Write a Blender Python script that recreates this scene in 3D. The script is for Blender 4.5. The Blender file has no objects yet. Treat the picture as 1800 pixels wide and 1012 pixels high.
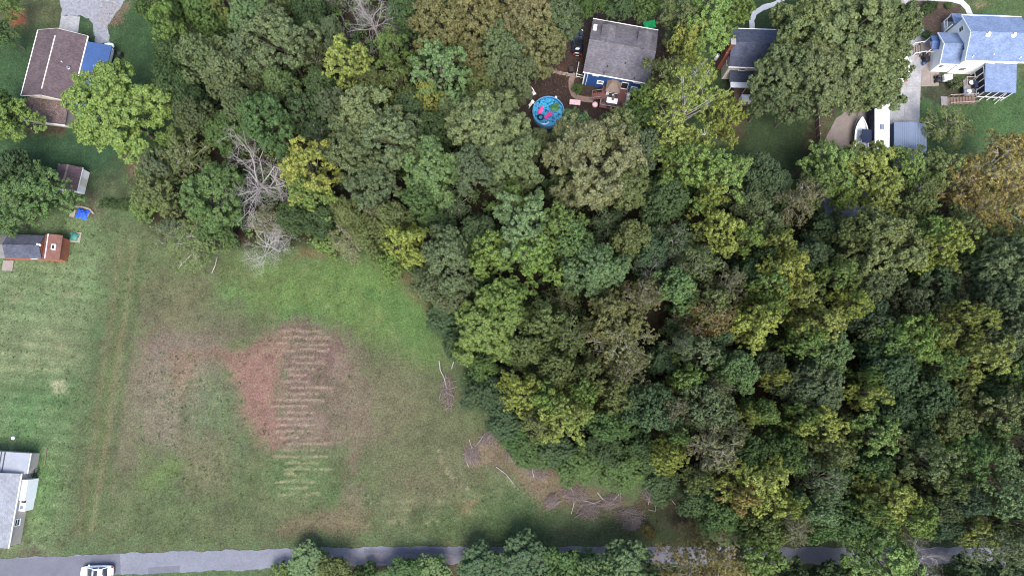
import bpy, math, random
import numpy as np

# ------------------------------------------------------------------ camera
SC = bpy.context.scene
COL = SC.collection
CAM_H = 102.0                       # drone height, metres
TILT = math.radians(9.2)            # away from straight down
FPX = 1200.0                        # focal length in photograph pixels (24 mm equivalent)
cam_d = bpy.data.cameras.new('camera')
cam_d.sensor_width = 36.0
cam_d.lens = 24.0
cam_d.clip_end = 3000.0
cam = bpy.data.objects.new('camera', cam_d)
cam.location = (0, 0, CAM_H)
cam.rotation_euler = (TILT, 0, 0)
COL.objects.link(cam)
SC.camera = cam

# ------------------------------------------------------------------ sky, sun, exposure
SUN_EL, SUN_AZ = math.radians(60), math.radians(172)    # azimuth clockwise from +Y (picture top)
world = bpy.data.worlds.new('World'); SC.world = world
world.use_nodes = True
wn = world.node_tree
for n in list(wn.nodes): wn.nodes.remove(n)
wo = wn.nodes.new('ShaderNodeOutputWorld'); wb = wn.nodes.new('ShaderNodeBackground')
ws = wn.nodes.new('ShaderNodeTexSky')
ws.sky_type = 'NISHITA'; ws.sun_disc = False
ws.sun_elevation = SUN_EL; ws.sun_rotation = SUN_AZ
ws.air_density = 1.0; ws.dust_density = 3.0; ws.ozone_density = 1.0
wb.inputs['Strength'].default_value = 0.15
wn.links.new(ws.outputs[0], wb.inputs['Color']); wn.links.new(wb.outputs[0], wo.inputs['Surface'])
sun_d = bpy.data.lights.new('sun', 'SUN')
sun_d.energy = 1.9; sun_d.angle = math.radians(34); sun_d.color = (1.0, 0.97, 0.92)
sun = bpy.data.objects.new('sun', sun_d); COL.objects.link(sun)
sun.rotation_euler = (math.pi/2 - SUN_EL, 0, math.pi - SUN_AZ)
SC.view_settings.view_transform = 'Standard'
SC.view_settings.look = 'None'
SC.view_settings.gamma = 1.0
SC.view_settings.use_curve_mapping = False
SC.view_settings.exposure = 1.50
SC.cycles.filter_width = 1.1
SC.cycles.max_bounces = 6
SC.cycles.diffuse_bounces = 3
SC.cycles.transmission_bounces = 4

rnd = random.Random(11)
RNG = np.random.default_rng(5)

def P(px, py, h=0.0):
    """world point at height h that the photograph shows at pixel (px, py)"""
    a = (px-900)/FPX; b = (506-py)/FPX
    s = (CAM_H-h)/(math.cos(TILT)-b*math.sin(TILT))
    return (a*s, (math.sin(TILT)+b*math.cos(TILT))*s, h)
def MPP(px, py, h=0.0):
    """metres per photograph pixel there"""
    b = (506-py)/FPX
    return (CAM_H-h)/(math.cos(TILT)-b*math.sin(TILT))/FPX

# ------------------------------------------------------------------ helpers
def lin(c):
    return tuple((x/12.92 if x <= .04045 else ((x+.055)/1.055)**2.4) for x in (v/255 for v in c))

class MB:
    """collects faces; build() links them as ONE mesh object"""
    def __init__(s, fr=None):
        s.v = []; s.f = []; s.fr = fr
    def pt(s, p):
        return s.fr(*p) if s.fr else tuple(p)
    def poly(s, pts):
        n = len(s.v); s.v += [s.pt(p) for p in pts]; s.f.append(tuple(range(n, n+len(pts))))
    def hexa(s, q):                                 # 8 corners: bottom 4, top 4 (ccw)
        n = len(s.v); s.v += [s.pt(p) for p in q]
        for f in ((3,2,1,0),(4,5,6,7),(0,1,5,4),(1,2,6,5),(2,3,7,6),(3,0,4,7)):
            s.f.append(tuple(n+i for i in f))
    def box(s, x0, x1, y0, y1, z0, z1):
        s.hexa([(x0,y0,z0),(x1,y0,z0),(x1,y1,z0),(x0,y1,z0),(x0,y0,z1),(x1,y0,z1),(x1,y1,z1),(x0,y1,z1)])
    def cbox(s, x0, x1, y0, y1, z0, z1, c=.04):     # box with chamfered top rim
        n = len(s.v)
        rings = [[(x0,y0,z0),(x1,y0,z0),(x1,y1,z0),(x0,y1,z0)],
                 [(x0,y0,z1-c),(x1,y0,z1-c),(x1,y1,z1-c),(x0,y1,z1-c)],
                 [(x0+c,y0+c,z1),(x1-c,y0+c,z1),(x1-c,y1-c,z1),(x0+c,y1-c,z1)]]
        for r in rings: s.v += [s.pt(p) for p in r]
        s.f.append((n+3,n+2,n+1,n)); s.f.append((n+8,n+9,n+10,n+11))
        for k in range(2):
            for i in range(4):
                j = (i+1) % 4; s.f.append((n+4*k+i, n+4*k+j, n+4*k+4+j, n+4*k+4+i))
    def slab(s, top, th):                           # polygon (list of 3-d points) with thickness downwards
        n = len(s.v); m = len(top)
        s.v += [s.pt(p) for p in top] + [s.pt((p[0],p[1],p[2]-th)) for p in top]
        s.f.append(tuple(range(n, n+m))); s.f.append(tuple(range(n+2*m-1, n+m-1, -1)))
        for i in range(m):
            j = (i+1) % m; s.f.append((n+i, n+m+i, n+m+j, n+j))
    def tube(s, pts, rads, sides=6, caps=True):
        pts = [np.array(p, float) for p in pts]; n0 = len(s.v); m = len(pts)
        for i, p in enumerate(pts):
            d = pts[min(i+1,m-1)]-pts[max(i-1,0)]; L = np.linalg.norm(d); d = d/L if L > 1e-9 else np.array((0,0,1.))
            a = np.cross(d, (0,0,1.)) if abs(d[2]) < .95 else np.cross(d, (1.,0,0)); a /= np.linalg.norm(a); b = np.cross(d, a)
            r = rads[i] if hasattr(rads, '__len__') else rads
            for k in range(sides):
                t = 2*math.pi*k/sides
                s.v.append(s.pt(tuple(p + r*(math.cos(t)*a+math.sin(t)*b))))
        for i in range(m-1):
            for k in range(sides):
                k2 = (k+1) % sides
                s.f.append((n0+i*sides+k, n0+i*sides+k2, n0+(i+1)*sides+k2, n0+(i+1)*sides+k))
        if caps:
            s.f.append(tuple(n0+k for k in range(sides-1,-1,-1))); s.f.append(tuple(n0+(m-1)*sides+k for k in range(sides)))
    def lathe(s, c, prof, sides=24):                # prof: (radius, z) pairs about a vertical axis
        n0 = len(s.v)
        for r, z in prof:
            for k in range(sides):
                t = 2*math.pi*k/sides; s.v.append(s.pt((c[0]+r*math.cos(t), c[1]+r*math.sin(t), c[2]+z)))
        for i in range(len(prof)-1):
            for k in range(sides):
                k2 = (k+1) % sides
                s.f.append((n0+i*sides+k, n0+i*sides+k2, n0+(i+1)*sides+k2, n0+(i+1)*sides+k))
        s.f.append(tuple(n0+k for k in range(sides-1,-1,-1))); s.f.append(tuple(n0+(len(prof)-1)*sides+k for k in range(sides)))
    def grid(s, fn, nu, nv):
        n0 = len(s.v)
        for i in range(nu+1):
            for j in range(nv+1): s.v.append(s.pt(fn(i/nu, j/nv)))
        for i in range(nu):
            for j in range(nv):
                a = n0+i*(nv+1)+j; s.f.append((a, a+nv+1, a+nv+2, a+1))
    def build(s, name, mat, parent=None, smooth=False):
        me = bpy.data.meshes.new(name); me.from_pydata(s.v, [], s.f); me.update()
        if smooth: me.polygons.foreach_set('use_smooth', [True]*len(me.polygons))
        return link(name, me, mat, parent)

def link(name, me, mat, parent=None):
    if mat is not None and len(me.materials) == 0: me.materials.append(mat)
    o = bpy.data.objects.new(name, me); COL.objects.link(o)
    if parent is not None:
        o.parent = parent
        o.matrix_parent_inverse = parent.matrix_basis.inverted()
    return o
def tag(o, label=None, cat=None, group=None, kind=None):
    if label: o['label'] = label
    if cat: o['category'] = cat
    if group: o['group'] = group
    if kind: o['kind'] = kind
    return o
def thing(name, label, cat, loc=(0,0,0), group=None):
    o = bpy.data.objects.new(name, None); o.empty_display_size = .3
    COL.objects.link(o); o.location = loc
    return tag(o, label, cat, group)
class Frame:
    """local frame on a building: A corner, AB = u axis, AC about the v axis (pixels at height h)"""
    def __init__(s, A, B, C, h, along='u'):
        a, b, c = (np.array(P(q[0], q[1], h)[:2]) for q in (A, B, C))
        d = b-a; s.L = float(np.linalg.norm(d)); s.eu = d/s.L
        if along == 'v':
            e = (c-a)/np.linalg.norm(c-a); s.eu = np.array((e[1], -e[0])); s.L = float(np.dot(d, s.eu))
        s.ev = np.array((-s.eu[1], s.eu[0])); s.W = float(np.dot(c-a, s.ev)); s.o = a
    def __call__(s, u, v, z):
        p = s.o+u*s.eu+v*s.ev; return (float(p[0]), float(p[1]), z)
    def uv(s, px, py, h):
        q = np.array(P(px, py, h)[:2])-s.o; return float(np.dot(q, s.eu)), float(np.dot(q, s.ev))
    def base(s): return s(s.L/2, s.W/2, 0)
    @property
    def ang(s): return math.atan2(s.eu[1], s.eu[0])

# ------------------------------------------------------------------ materials
def mat(name, rgb, rough=.8, noise=.0, scale=3.0, metal=0.0, bump=0.0, spec=.3, col2=None, stretch=None, coat=0, detail=4):
    m = bpy.data.materials.new(name); m.use_nodes = True
    nt = m.node_tree; b = nt.nodes['Principled BSDF']
    c = tuple(rgb)+(1,)
    b.inputs['Base Color'].default_value = c; b.inputs['Roughness'].default_value = rough
    b.inputs['Metallic'].default_value = metal; b.inputs['Specular IOR Level'].default_value = spec
    if coat: b.inputs['Coat Weight'].default_value = coat
    if noise or bump or col2:
        tc = nt.nodes.new('ShaderNodeTexCoord'); mp = nt.nodes.new('ShaderNodeMapping')
        if stretch: mp.inputs['Scale'].default_value = stretch
        nz = nt.nodes.new('ShaderNodeTexNoise'); nz.inputs['Scale'].default_value = scale; nz.inputs['Detail'].default_value = detail
        nz.inputs['Roughness'].default_value = .65
        nt.links.new(tc.outputs['Object'], mp.inputs['Vector']); nt.links.new(mp.outputs[0], nz.inputs['Vector'])
        rp = nt.nodes.new('ShaderNodeValToRGB')
        c2 = tuple(col2) if col2 else tuple(x*(1-noise) for x in rgb)
        c1 = tuple(rgb) if col2 else tuple(min(1, x*(1+noise)) for x in rgb)
        rp.color_ramp.elements[0].position = .3; rp.color_ramp.elements[1].position = .7
        rp.color_ramp.elements[0].color = c2+(1,); rp.color_ramp.elements[1].color = c1+(1,)
        nt.links.new(nz.outputs['Fac'], rp.inputs[0])
        # second, finer octave of mottling
        n2 = nt.nodes.new('ShaderNodeTexNoise'); n2.inputs['Scale'].default_value = scale*9; n2.inputs['Detail'].default_value = 3
        nt.links.new(mp.outputs[0], n2.inputs['Vector'])
        mr = nt.nodes.new('ShaderNodeMapRange'); mr.inputs[1].default_value = .3; mr.inputs[2].default_value = .7
        mr.inputs[3].default_value = 1-noise*.7; mr.inputs[4].default_value = 1+noise*.7
        nt.links.new(n2.outputs['Fac'], mr.inputs[0])
        mx = nt.nodes.new('ShaderNodeMix'); mx.data_type = 'RGBA'; mx.blend_type = 'MULTIPLY'; mx.inputs['Factor'].default_value = 1
        nt.links.new(rp.outputs[0], mx.inputs['A']); nt.links.new(mr.outputs[0], mx.inputs['B'])
        nt.links.new(mx.outputs['Result'], b.inputs['Base Color'])
        if bump:
            bp = nt.nodes.new('ShaderNodeBump'); bp.inputs['Strength'].default_value = bump; bp.inputs['Distance'].default_value = .05
            nt.links.new(n2.outputs['Fac'], bp.inputs['Height']); nt.links.new(bp.outputs[0], b.inputs['Normal'])
    return m

def shingle_mat(name, rgb, ang, noise=.22):
    """asphalt shingles: courses, tab-to-tab tone changes and streaks, along the building's own axes"""
    m = bpy.data.materials.new(name); m.use_nodes = True; nt = m.node_tree; b = nt.nodes['Principled BSDF']
    b.inputs['Roughness'].default_value = .92; b.inputs['Specular IOR Level'].default_value = .15
    tc = nt.nodes.new('ShaderNodeTexCoord'); mp = nt.nodes.new('ShaderNodeMapping'); mp.vector_type = 'TEXTURE'
    mp.inputs['Rotation'].default_value = (0, 0, ang)
    nt.links.new(tc.outputs['Object'], mp.inputs['Vector'])
    br = nt.nodes.new('ShaderNodeTexBrick'); br.inputs['Scale'].default_value = 1.0
    br.inputs['Brick Width'].default_value = .30; br.inputs['Row Height'].default_value = .14; br.inputs['Mortar Size'].default_value = .012
    br.inputs['Bias'].default_value = 0
    br.inputs['Color1'].default_value = tuple(x*(1-noise) for x in rgb)+(1,)
    br.inputs['Color2'].default_value = tuple(min(1,x*(1+noise)) for x in rgb)+(1,)
    br.inputs['Mortar'].default_value = tuple(x*.55 for x in rgb)+(1,)
    nt.links.new(mp.outputs[0], br.inputs['Vector'])
    nz = nt.nodes.new('ShaderNodeTexNoise'); nz.inputs['Scale'].default_value = .7; nz.inputs['Detail'].default_value = 5; nz.inputs['Roughness'].default_value = .7
    nt.links.new(mp.outputs[0], nz.inputs['Vector'])
    mr = nt.nodes.new('ShaderNodeMapRange'); mr.inputs[1].default_value=.3; mr.inputs[2].default_value=.7; mr.inputs[3].default_value=.78; mr.inputs[4].default_value=1.2
    nt.links.new(nz.outputs['Fac'], mr.inputs[0])
    mx = nt.nodes.new('ShaderNodeMix'); mx.data_type='RGBA'; mx.blend_type='MULTIPLY'; mx.inputs['Factor'].default_value=1
    nt.links.new(br.outputs['Color'], mx.inputs['A']); nt.links.new(mr.outputs[0], mx.inputs['B'])
    nt.links.new(mx.outputs['Result'], b.inputs['Base Color'])
    return m

def leaf_mat(name, warm=(1.5,1.38,.92), cool=(.50,.58,.60), trans=.2):
    """leaf colour = the tree's own colour, drifting warm or cool from tuft to tuft and leaf to leaf"""
    m = bpy.data.materials.new(name); m.use_nodes = True; nt = m.node_tree
    for n in list(nt.nodes): nt.nodes.remove(n)
    out = nt.nodes.new('ShaderNodeOutputMaterial')
    oi = nt.nodes.new('ShaderNodeObjectInfo')
    at = nt.nodes.new('ShaderNodeAttribute'); at.attribute_name = 'tint'
    mx = nt.nodes.new('ShaderNodeMix'); mx.data_type = 'RGBA'
    mx.inputs['A'].default_value = cool+(1,); mx.inputs['B'].default_value = warm+(1,)
    nt.links.new(at.outputs['Fac'], mx.inputs['Factor'])
    ml = nt.nodes.new('ShaderNodeMix'); ml.data_type = 'RGBA'; ml.blend_type = 'MULTIPLY'; ml.inputs['Factor'].default_value = 1
    nt.links.new(oi.outputs['Color'], ml.inputs['A']); nt.links.new(mx.outputs['Result'], ml.inputs['B'])
    b = nt.nodes.new('ShaderNodeBsdfPrincipled'); b.inputs['Roughness'].default_value = .62; b.inputs['Specular IOR Level'].default_value = .18
    tr = nt.nodes.new('ShaderNodeBsdfTranslucent')
    ms = nt.nodes.new('ShaderNodeMixShader'); ms.inputs['Fac'].default_value = trans
    nt.links.new(ml.outputs['Result'], b.inputs['Base Color']); nt.links.new(ml.outputs['Result'], tr.inputs['Color'])
    nt.links.new(b.outputs[0], ms.inputs[1]); nt.links.new(tr.outputs[0], ms.inputs[2])
    nt.links.new(ms.outputs[0], out.inputs['Surface'])
    return m

M = {}
M['leaf'] = leaf_mat('leaves')
M['leaf_mixed'] = leaf_mat('autumn_leaves', warm=(1.4,1.28,.85), cool=(.52,.66,.62))
M['bark'] = mat('bark', (.11,.09,.075), .9, .35, 4, bump=.4)
M['pale_bark'] = mat('pale_bark', (.34,.31,.28), .9, .25, 4, bump=.3)
M['dead_wood'] = mat('dead_wood', (.275,.255,.25), .9, .25, 4, bump=.3)
M['dark_twig'] = mat('dark_twig', (.16,.125,.115), .9, .3, 4)
M['white'] = mat('white_paint', (.78,.79,.8), .5, .05, 1.2)
M['white_siding'] = mat('white_siding', (.8,.8,.79), .55, .04, .8)
M['cream'] = mat('cream_paint', (.62,.58,.5), .6, .08, 1.5)
M['tan_siding'] = mat('tan_siding', (.36,.32,.29), .7, .10, 1.5)
M['blue_siding'] = mat('blue_siding', (.022,.075,.24), .6, .12, 1.5)
M['glass'] = mat('window_glass', (.02,.025,.03), .08, spec=.6)
M['dark_glass'] = mat('car_glass', (.012,.014,.02), .06, spec=.7)
M['screen'] = mat('insect_screen', (.02,.022,.026), .9)
M['black'] = mat('black_plastic', (.02,.02,.022), .5, .2, 5)
M['dark_metal'] = mat('dark_metal', (.06,.06,.065), .4, .2, 5, metal=.6)
M['rubber'] = mat('rubber', (.018,.018,.018), .85)
M['chrome'] = mat('alloy', (.5,.5,.52), .3, metal=.9)
M['car_white'] = mat('white_car_paint', (.8,.81,.83), .25, coat=.6, spec=.5)
M['car_black'] = mat('black_car_paint', (.012,.013,.016), .22, coat=.8, spec=.5)
M['headlamp'] = mat('headlamp', (.6,.62,.65), .1, spec=.7)
M['taillamp'] = mat('taillamp', (.35,.02,.02), .2, spec=.6)
M['asphalt'] = mat('old_asphalt', (.118,.122,.146), .9, .13, .35, bump=.15)
M['asphalt_dark'] = mat('patched_and_shaded_asphalt', (.090,.093,.114), .9, .12, .6, bump=.15)
M['concrete'] = mat('concrete', (.22,.22,.225), .85, .26, .45, bump=.08)
M['concrete_tan'] = mat('tan_concrete', (.185,.155,.14), .9, .16, .5, bump=.08)
M['concrete_white'] = mat('pale_concrete', (.38,.385,.39), .85, .08, .6, bump=.05)
M['gravel'] = mat('grey_gravel', (.165,.17,.19), .95, .30, 2.2, bump=.6)
M['paver'] = mat('tan_path', (.17,.12,.10), .9, .15, 1.5, bump=.1)
M['brick'] = mat('brick', (.17,.062,.045), .9, .25, 4, bump=.2)
M['red_deck'] = mat('red_deck', (.14,.062,.06), .75, .14, 2, stretch=(1,6,1))
M['grey_deck'] = mat('grey_deck', (.17,.16,.16), .8, .2, 2)
M['brown_wood'] = mat('weathered_brown_wood', (.135,.09,.072), .85, .25, 3)
M['grey_wood'] = mat('weathered_grey_wood', (.28,.24,.21), .9, .25, 3)
M['blue_metal'] = mat('blue_metal_roof', (.03,.065,.17), .45, .12, .5, spec=.4)
M['grey_metal'] = mat('grey_metal_roof', (.13,.165,.235), .4, .08, .7, spec=.4)
M['rust_metal'] = mat('rust_red_roof', (.13,.062,.048), .75, .25, 1.2)
M['orange_wall'] = mat('red_orange_wall', (.26,.095,.055), .75, .15, 2)
M['tarp'] = mat('blue_tarp', (.015,.07,.40), .45, .25, 2)
M['teal_plastic'] = mat('teal_plastic', (.035,.14,.115), .5, .15, 3)
M['green_plastic'] = mat('bright_green_cloth', (.02,.42,.12), .6, .1, 3)
M['sand'] = mat('sand', (.22,.19,.155), .95, .15, 3)
M['pink'] = mat('pink_vinyl', (.72,.07,.30), .4, .1, 3)
M['pale_pink'] = mat('pale_pink_plastic', (.62,.42,.45), .5, .1, 3)
M['pool_wall'] = mat('blue_pool_wall', (.1,.25,.46), .5, .1, 1)
M['hull'] = mat('boat_gelcoat', (.8,.81,.82), .3, coat=.4)
M['boat_inside'] = mat('boat_deck', (.5,.55,.6), .5, .1, 3)
M['navy'] = mat('navy_canvas', (.012,.02,.05), .7, .15, 4)
M['fallen_leaf'] = mat('fallen_leaf', (.16,.115,.08), .9, .4, 1.2)
M['pale_straw'] = mat('pale_straw', (.22,.19,.14), .95, .25, 1.5)
M['soffit'] = mat('brown_roof_trim', (.16,.12,.1), .8, .1, 2)
# ------------------------------------------------------------------ noise for shapes and ground
def vnoise(x, y, seed=0):
    xi = np.floor(x).astype(np.int64); yi = np.floor(y).astype(np.int64); fx = x-xi; fy = y-yi
    def hsh(a, b):
        n = (a*374761393 + b*668265263 + seed*974634777) & 0xffffffff
        n = ((n ^ (n >> 13))*1274126177) & 0xffffffff
        return ((n ^ (n >> 16)) & 0xffff)/65535.0
    u = fx*fx*(3-2*fx); v = fy*fy*(3-2*fy)
    return (hsh(xi,yi)*(1-u)+hsh(xi+1,yi)*u)*(1-v)+(hsh(xi,yi+1)*(1-u)+hsh(xi+1,yi+1)*u)*v
def fbm(x, y, seed=0, oct=4):
    t = 0; a = .5; s = 0
    for k in range(oct):
        t = t+a*vnoise(x*2**k, y*2**k, seed+k*17); s += a; a *= .55
    return t/s-.5
def sdist(X, Y, poly):
    """signed distance (negative inside) to a polygon of world points"""
    d = np.full(X.shape, 1e9); ins = np.zeros(X.shape, bool); n = len(poly)
    for i in range(n):
        ax, ay = poly[i][:2]; bx, by = poly[(i+1) % n][:2]
        ex, ey = bx-ax, by-ay; L = ex*ex+ey*ey+1e-12
        t = np.clip(((X-ax)*ex+(Y-ay)*ey)/L, 0, 1)
        d = np.minimum(d, np.hypot(X-ax-t*ex, Y-ay-t*ey))
        c = ((ay > Y) != (by > Y)) & (X < (bx-ax)*(Y-ay)/((by-ay) if abs(by-ay) > 1e-9 else 1e-9)+ax)
        ins ^= c
    return np.where(ins, -d, d)
def ldist(X, Y, line):
    d = np.full(X.shape, 1e9)
    for i in range(len(line)-1):
        ax, ay = line[i][:2]; bx, by = line[i+1][:2]; ex, ey = bx-ax, by-ay; L = ex*ex+ey*ey+1e-12
        t = np.clip(((X-ax)*ex+(Y-ay)*ey)/L, 0, 1)
        d = np.minimum(d, np.hypot(X-ax-t*ex, Y-ay-t*ey))
    return d
def W(pts, h=0): return [P(x, y, h) for x, y in pts]
def sstep(x): x = np.clip(x, 0, 1); return x*x*(3-2*x)

# woodland outlines in plan (canopy edge, ground points)
WOODS = [W([(215,-60),(300,90),(330,240),(235,300),(235,370),(285,430),(420,440),(530,440),(640,445),(720,490),(775,560),(800,650),
            (835,720),(900,760),(1000,810),(1130,840),(1240,880),(1290,955),(1900,955),(1900,330),(1720,300),(1650,290),(1440,290),(1400,340),
            (1330,350),(1290,300),(1180,240),(1100,215),(1000,235),(900,220),(890,120),(960,60),(1000,20),(1180,-10),(1290,20),(1300,-60)]),
         W([(500,1015),(560,975),(600,1000),(800,1005),(900,990),(1180,990),(1400,990),(1900,990),(1900,1150),(480,1150)])]

# ------------------------------------------------------------------ ground
def axis(lo, hi, step, far):
    a = list(np.arange(lo, hi, step)); e = []; d = step*4; x = hi
    while x < far: e.append(x); x += d; d *= 1.7
    e.append(far); s = []; d = step*4; x = lo-d
    while x > -far: s.append(x); d *= 1.7; x -= d
    s.append(-far)
    return np.array(s[::-1]+a+e)
def make_ground():
    gx = axis(-86, 86, .3, 900); gy = axis(-32, 76, .3, 900)
    X, Y = np.meshgrid(gx, gy, indexing='ij')
    n1 = fbm(X*.12, Y*.12, 3); n2 = fbm(X*.5, Y*.5, 8); n3 = fbm(X*1.6, Y*1.6, 21, 3); n0 = fbm(X*.035, Y*.035, 31); n4 = fbm(X*3.1, Y*3.1, 44, 2)
    C = np.zeros(X.shape+(3,))
    def A(c):
        a = np.array(lin(c))*.53; l = a@np.array((.25,.6,.15)); return a*.80+l*.20
    def put(mask, c, var=.0):
        nonlocal C
        m = np.clip(mask, 0, 1)[..., None]
        C = C*(1-m)+A(c)*(1+var*n2[..., None])*m
    def area(pts, c, soft=2.0, amt=1.0, rough=2.2, var=.3, fine=.9):
        d = sdist(X, Y, W(pts))+n1*rough*2.4+n2*rough*fine*2.2+n3*2.4*fine+n4*1.6*fine
        put(amt*sstep(.5-d/(1.5*soft)), c, var)
    def streak(pts, c, w=.35, amt=.8, brk=.0, var=.2, soft=.3):
        d = ldist(X, Y, W(pts))+n2*.35+n3*.3
        m = sstep(.5-(d-w)/(2*soft))*amt
        if brk: m = m*sstep(.5+(n3+n2*.6-brk*.25)*4)
        put(m, c, var)
    C[:] = A((86,106,70))
    put(.55*sstep(.5+n0*3), (92,98,70)); put(.45*sstep(.5+n1*3), (76,104,62))
    # --- neighbour's lawn on the west
    area([(-150,330),(190,330),(150,560),(100,990),(-150,990)], (102,120,82), 3)
    area([(-150,450),(180,450),(160,560),(150,660),(-150,620)], (110,124,88), 4, .7)
    area([(-150,660),(150,660),(125,790),(-150,790)], (90,114,74), 3, .8)
    area([(60,790),(95,790),(75,930),(45,930)], (84,122,66), 1.5, .6)
    area([(0,690),(75,690),(70,760),(0,770)], (82,122,74), 2, .5)
    for y0 in (600,617,632,643):
        streak([(-40,y0),(60,y0+6),(150,y0+10)], (136,136,100), .25, .7, brk=.3)
    for (x,y) in ((60,640),(105,612),(80,585),(125,520),(28,520)):
        area([(x-9,y-4),(x+9,y-5),(x+8,y+4),(x-8,y+5)], (132,128,98), .8, .6, .5)
    area([(92,668),(110,668),(112,684),(94,686)], (160,152,128), .7, .9, .5)
    area([(-20,960),(50,960),(120,970),(-20,990)], (98,92,82), 1.2, .7)
    # --- the field
    area([(205,400),(500,440),(700,480),(790,620),(900,800),(1200,940),(1200,960),(110,960),(160,700)], (93,102,70), 3)
    area([(215,395),(300,400),(420,460),(420,520),(300,520),(190,560)], (100,108,76), 3, .7)
    area([(420,450),(640,450),(770,540),(785,640),(720,640),(640,600),(560,560),(420,540)], (94,122,60), 3.5, .9)
    area([(660,520),(750,520),(775,600),(740,640),(680,610)], (80,122,60), 3, .6)
    area([(390,500),(440,500),(440,545),(395,545)], (92,124,66), 2, .6)
    area([(500,545),(570,545),(580,580),(500,585)], (84,118,62), 2, .6)
    area([(250,500),(360,500),(350,580),(250,600)], (108,102,78), 3, .7)
    area([(235,560),(420,540),(440,600),(240,640)], (104,102,80), 3, .7)
    area([(230,590),(320,575),(400,600),(390,700),(330,790),(240,770),(228,690)], (124,110,100), 3, .85)
    area([(200,640),(245,620),(250,820),(190,830)], (118,110,92), 2.2, .6)
    area([(300,620),(350,620),(345,680),(315,690)], (140,112,98), 2, .7)
    area([(480,585),(560,572),(625,600),(660,680),(660,760),(560,790),(480,790)], (120,101,94), 2.4, .9)
    area([(500,580),(590,585),(620,640),(560,700),(500,690)], (114,91,87), 2.0, .75)
    area([(375,622),(440,605),(500,595),(498,700),(490,800),(470,790),(440,745),(415,745),(418,690),(395,650)], (138,103,96), 2.0, .9, 2.0)
    area([(400,640),(470,620),(490,720),(470,770),(430,720)], (142,106,100), 1.6, .5, 1.2)
    area([(345,650),(385,640),(415,690),(425,740),(430,800),(330,800),(330,720)], (96,108,78), 2.4, .75, 2.0)
    area([(490,690),(570,690),(570,715),(490,715)], (102,106,82), 1.2, .7)
    area([(590,650),(730,640),(760,720),(700,800),(600,790)], (112,110,84), 4, .6)
    area([(600,690),(660,690),(660,770),(600,775)], (124,108,96), 3, .5)
    area([(325,770),(390,770),(400,870),(330,870)], (116,102,84), 2.5, .6)
    area([(470,800),(580,800),(590,880),(470,890)], (84,110,66), 2.5, .7)
    area([(612,780),(628,780),(628,830),(614,830)], (122,106,92), 1, .7, .5)
    area([(606,850),(638,850),(638,900),(604,900)], (120,106,90), 1.2, .7, .6)
    area([(590,895),(660,895),(650,935),(480,935),(500,915)], (126,106,88), 1.4, .65, .8)
    area([(805,885),(832,880),(828,905),(806,905)], (158,116,92), .9, .85, .6)
    area([(680,810),(820,800),(830,900),(690,900)], (106,102,78), 4, .6)
    area([(150,860),(450,850),(480,935),(140,940)], (86,102,66), 4, .5)
    area([(650,900),(1000,880),(1190,940),(640,945)], (78,98,60), 3, .65)
    area([(880,850),(1030,900),(1010,940),(880,930)], (76,100,62), 2, .5)
    # mower and tiller rows
    rr = random.Random(3)
    for k in range(27):
        y = 578+k*11.0; x0 = 499+rr.uniform(-14,16)-(8 if y > 700 else 0); x1 = 566+rr.uniform(-30,22)
        bright = (176,152,136) if y < 800 else (168,162,122)
        if k % 2 == 0: streak([(x0,y),(x1,y+rr.uniform(-2,2))], (102,84,78) if y < 790 else (74,98,60), .26, .45)
        streak([(x0+(x1-x0)*q/7, y+4+rr.uniform(-2.2,2.2)) for q in range(8)], bright, .10, .68, brk=.0, soft=.24)
    for y in (884,900,917,923):
        streak([(640+rr.uniform(0,30),y),(700,y-3),(760+rr.uniform(0,90),y-4)], (150,142,112), .13, .7, brk=.5)
    streak([(770,785),(778,812),(790,835),(812,853),(822,858)], (158,146,118), .18, .9, brk=.1)
    streak([(730,740),(737,765),(745,790)], (140,134,106), .16, .6, brk=.3)
    streak([(870,820),(890,835),(905,855),(925,865)], (150,138,118), .16, .7, brk=.2)
    for dx, c in ((0,(112,110,78)),(14,(78,102,52)),(22,(120,116,84)),(36,(76,98,58))):
        streak([(212+dx,430),(196+dx,560),(180+dx,660),(168+dx,760),(150+dx,860),(140+dx,930)], c, .5, .55, soft=.7)
    area([(240,850),(300,800),(320,815),(255,870)], (96,120,58), 1, .5, 1)
    area([(400,480),(440,470),(480,500),(440,510)], (96,92,66), 2, .5)
    area([(700,470),(745,500),(770,560),(750,560),(720,510)], (124,92,66), 1, .55, 1)
    area([(520,440),(600,440),(600,452),(520,452)], (126,94,72), .8, .6, .8)
    # brush-strewn strip along the field's edge
    area([(815,770),(880,770),(900,800),(990,830),(1090,880),(1200,890),(1230,935),(1090,935),(1040,910),(960,880),(900,830),(815,815)], (116,100,84), 1.6, .85, 1.4)
    area([(900,800),(970,840),(960,880),(905,835)], (134,114,96), 1.5, .6)
    area([(1120,870),(1210,860),(1220,920),(1120,915)], (84,62,56), 1.5, .7)
    area([(1050,905),(1180,905),(1180,945),(1060,945)], (76,94,56), 1.5, .7)
    area([(810,785),(860,775),(862,815),(815,820)], (138,118,100), 1, .7)
    # --- north-west yard
    area([(-80,-60),(330,-60),(300,240),(230,330),(-80,330)], (60,88,56), 3)
    area([(190,20),(300,20),(310,150),(200,150)], (54,86,50), 3, .8)
    area([(0,-20),(105,-20),(105,45),(50,50),(0,40)], (94,94,66), 2.5, .8)
    area([(16,16),(40,22),(44,40),(24,36)], (166,92,62), .8, .9, .8)
    area([(188,40),(205,20),(222,0),(238,-5),(225,20),(205,40),(193,50)], (120,104,86), .8, .9, .6)
    area([(45,220),(120,222),(110,240),(45,236)], (88,62,58), .8, .9, .6)
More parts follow.
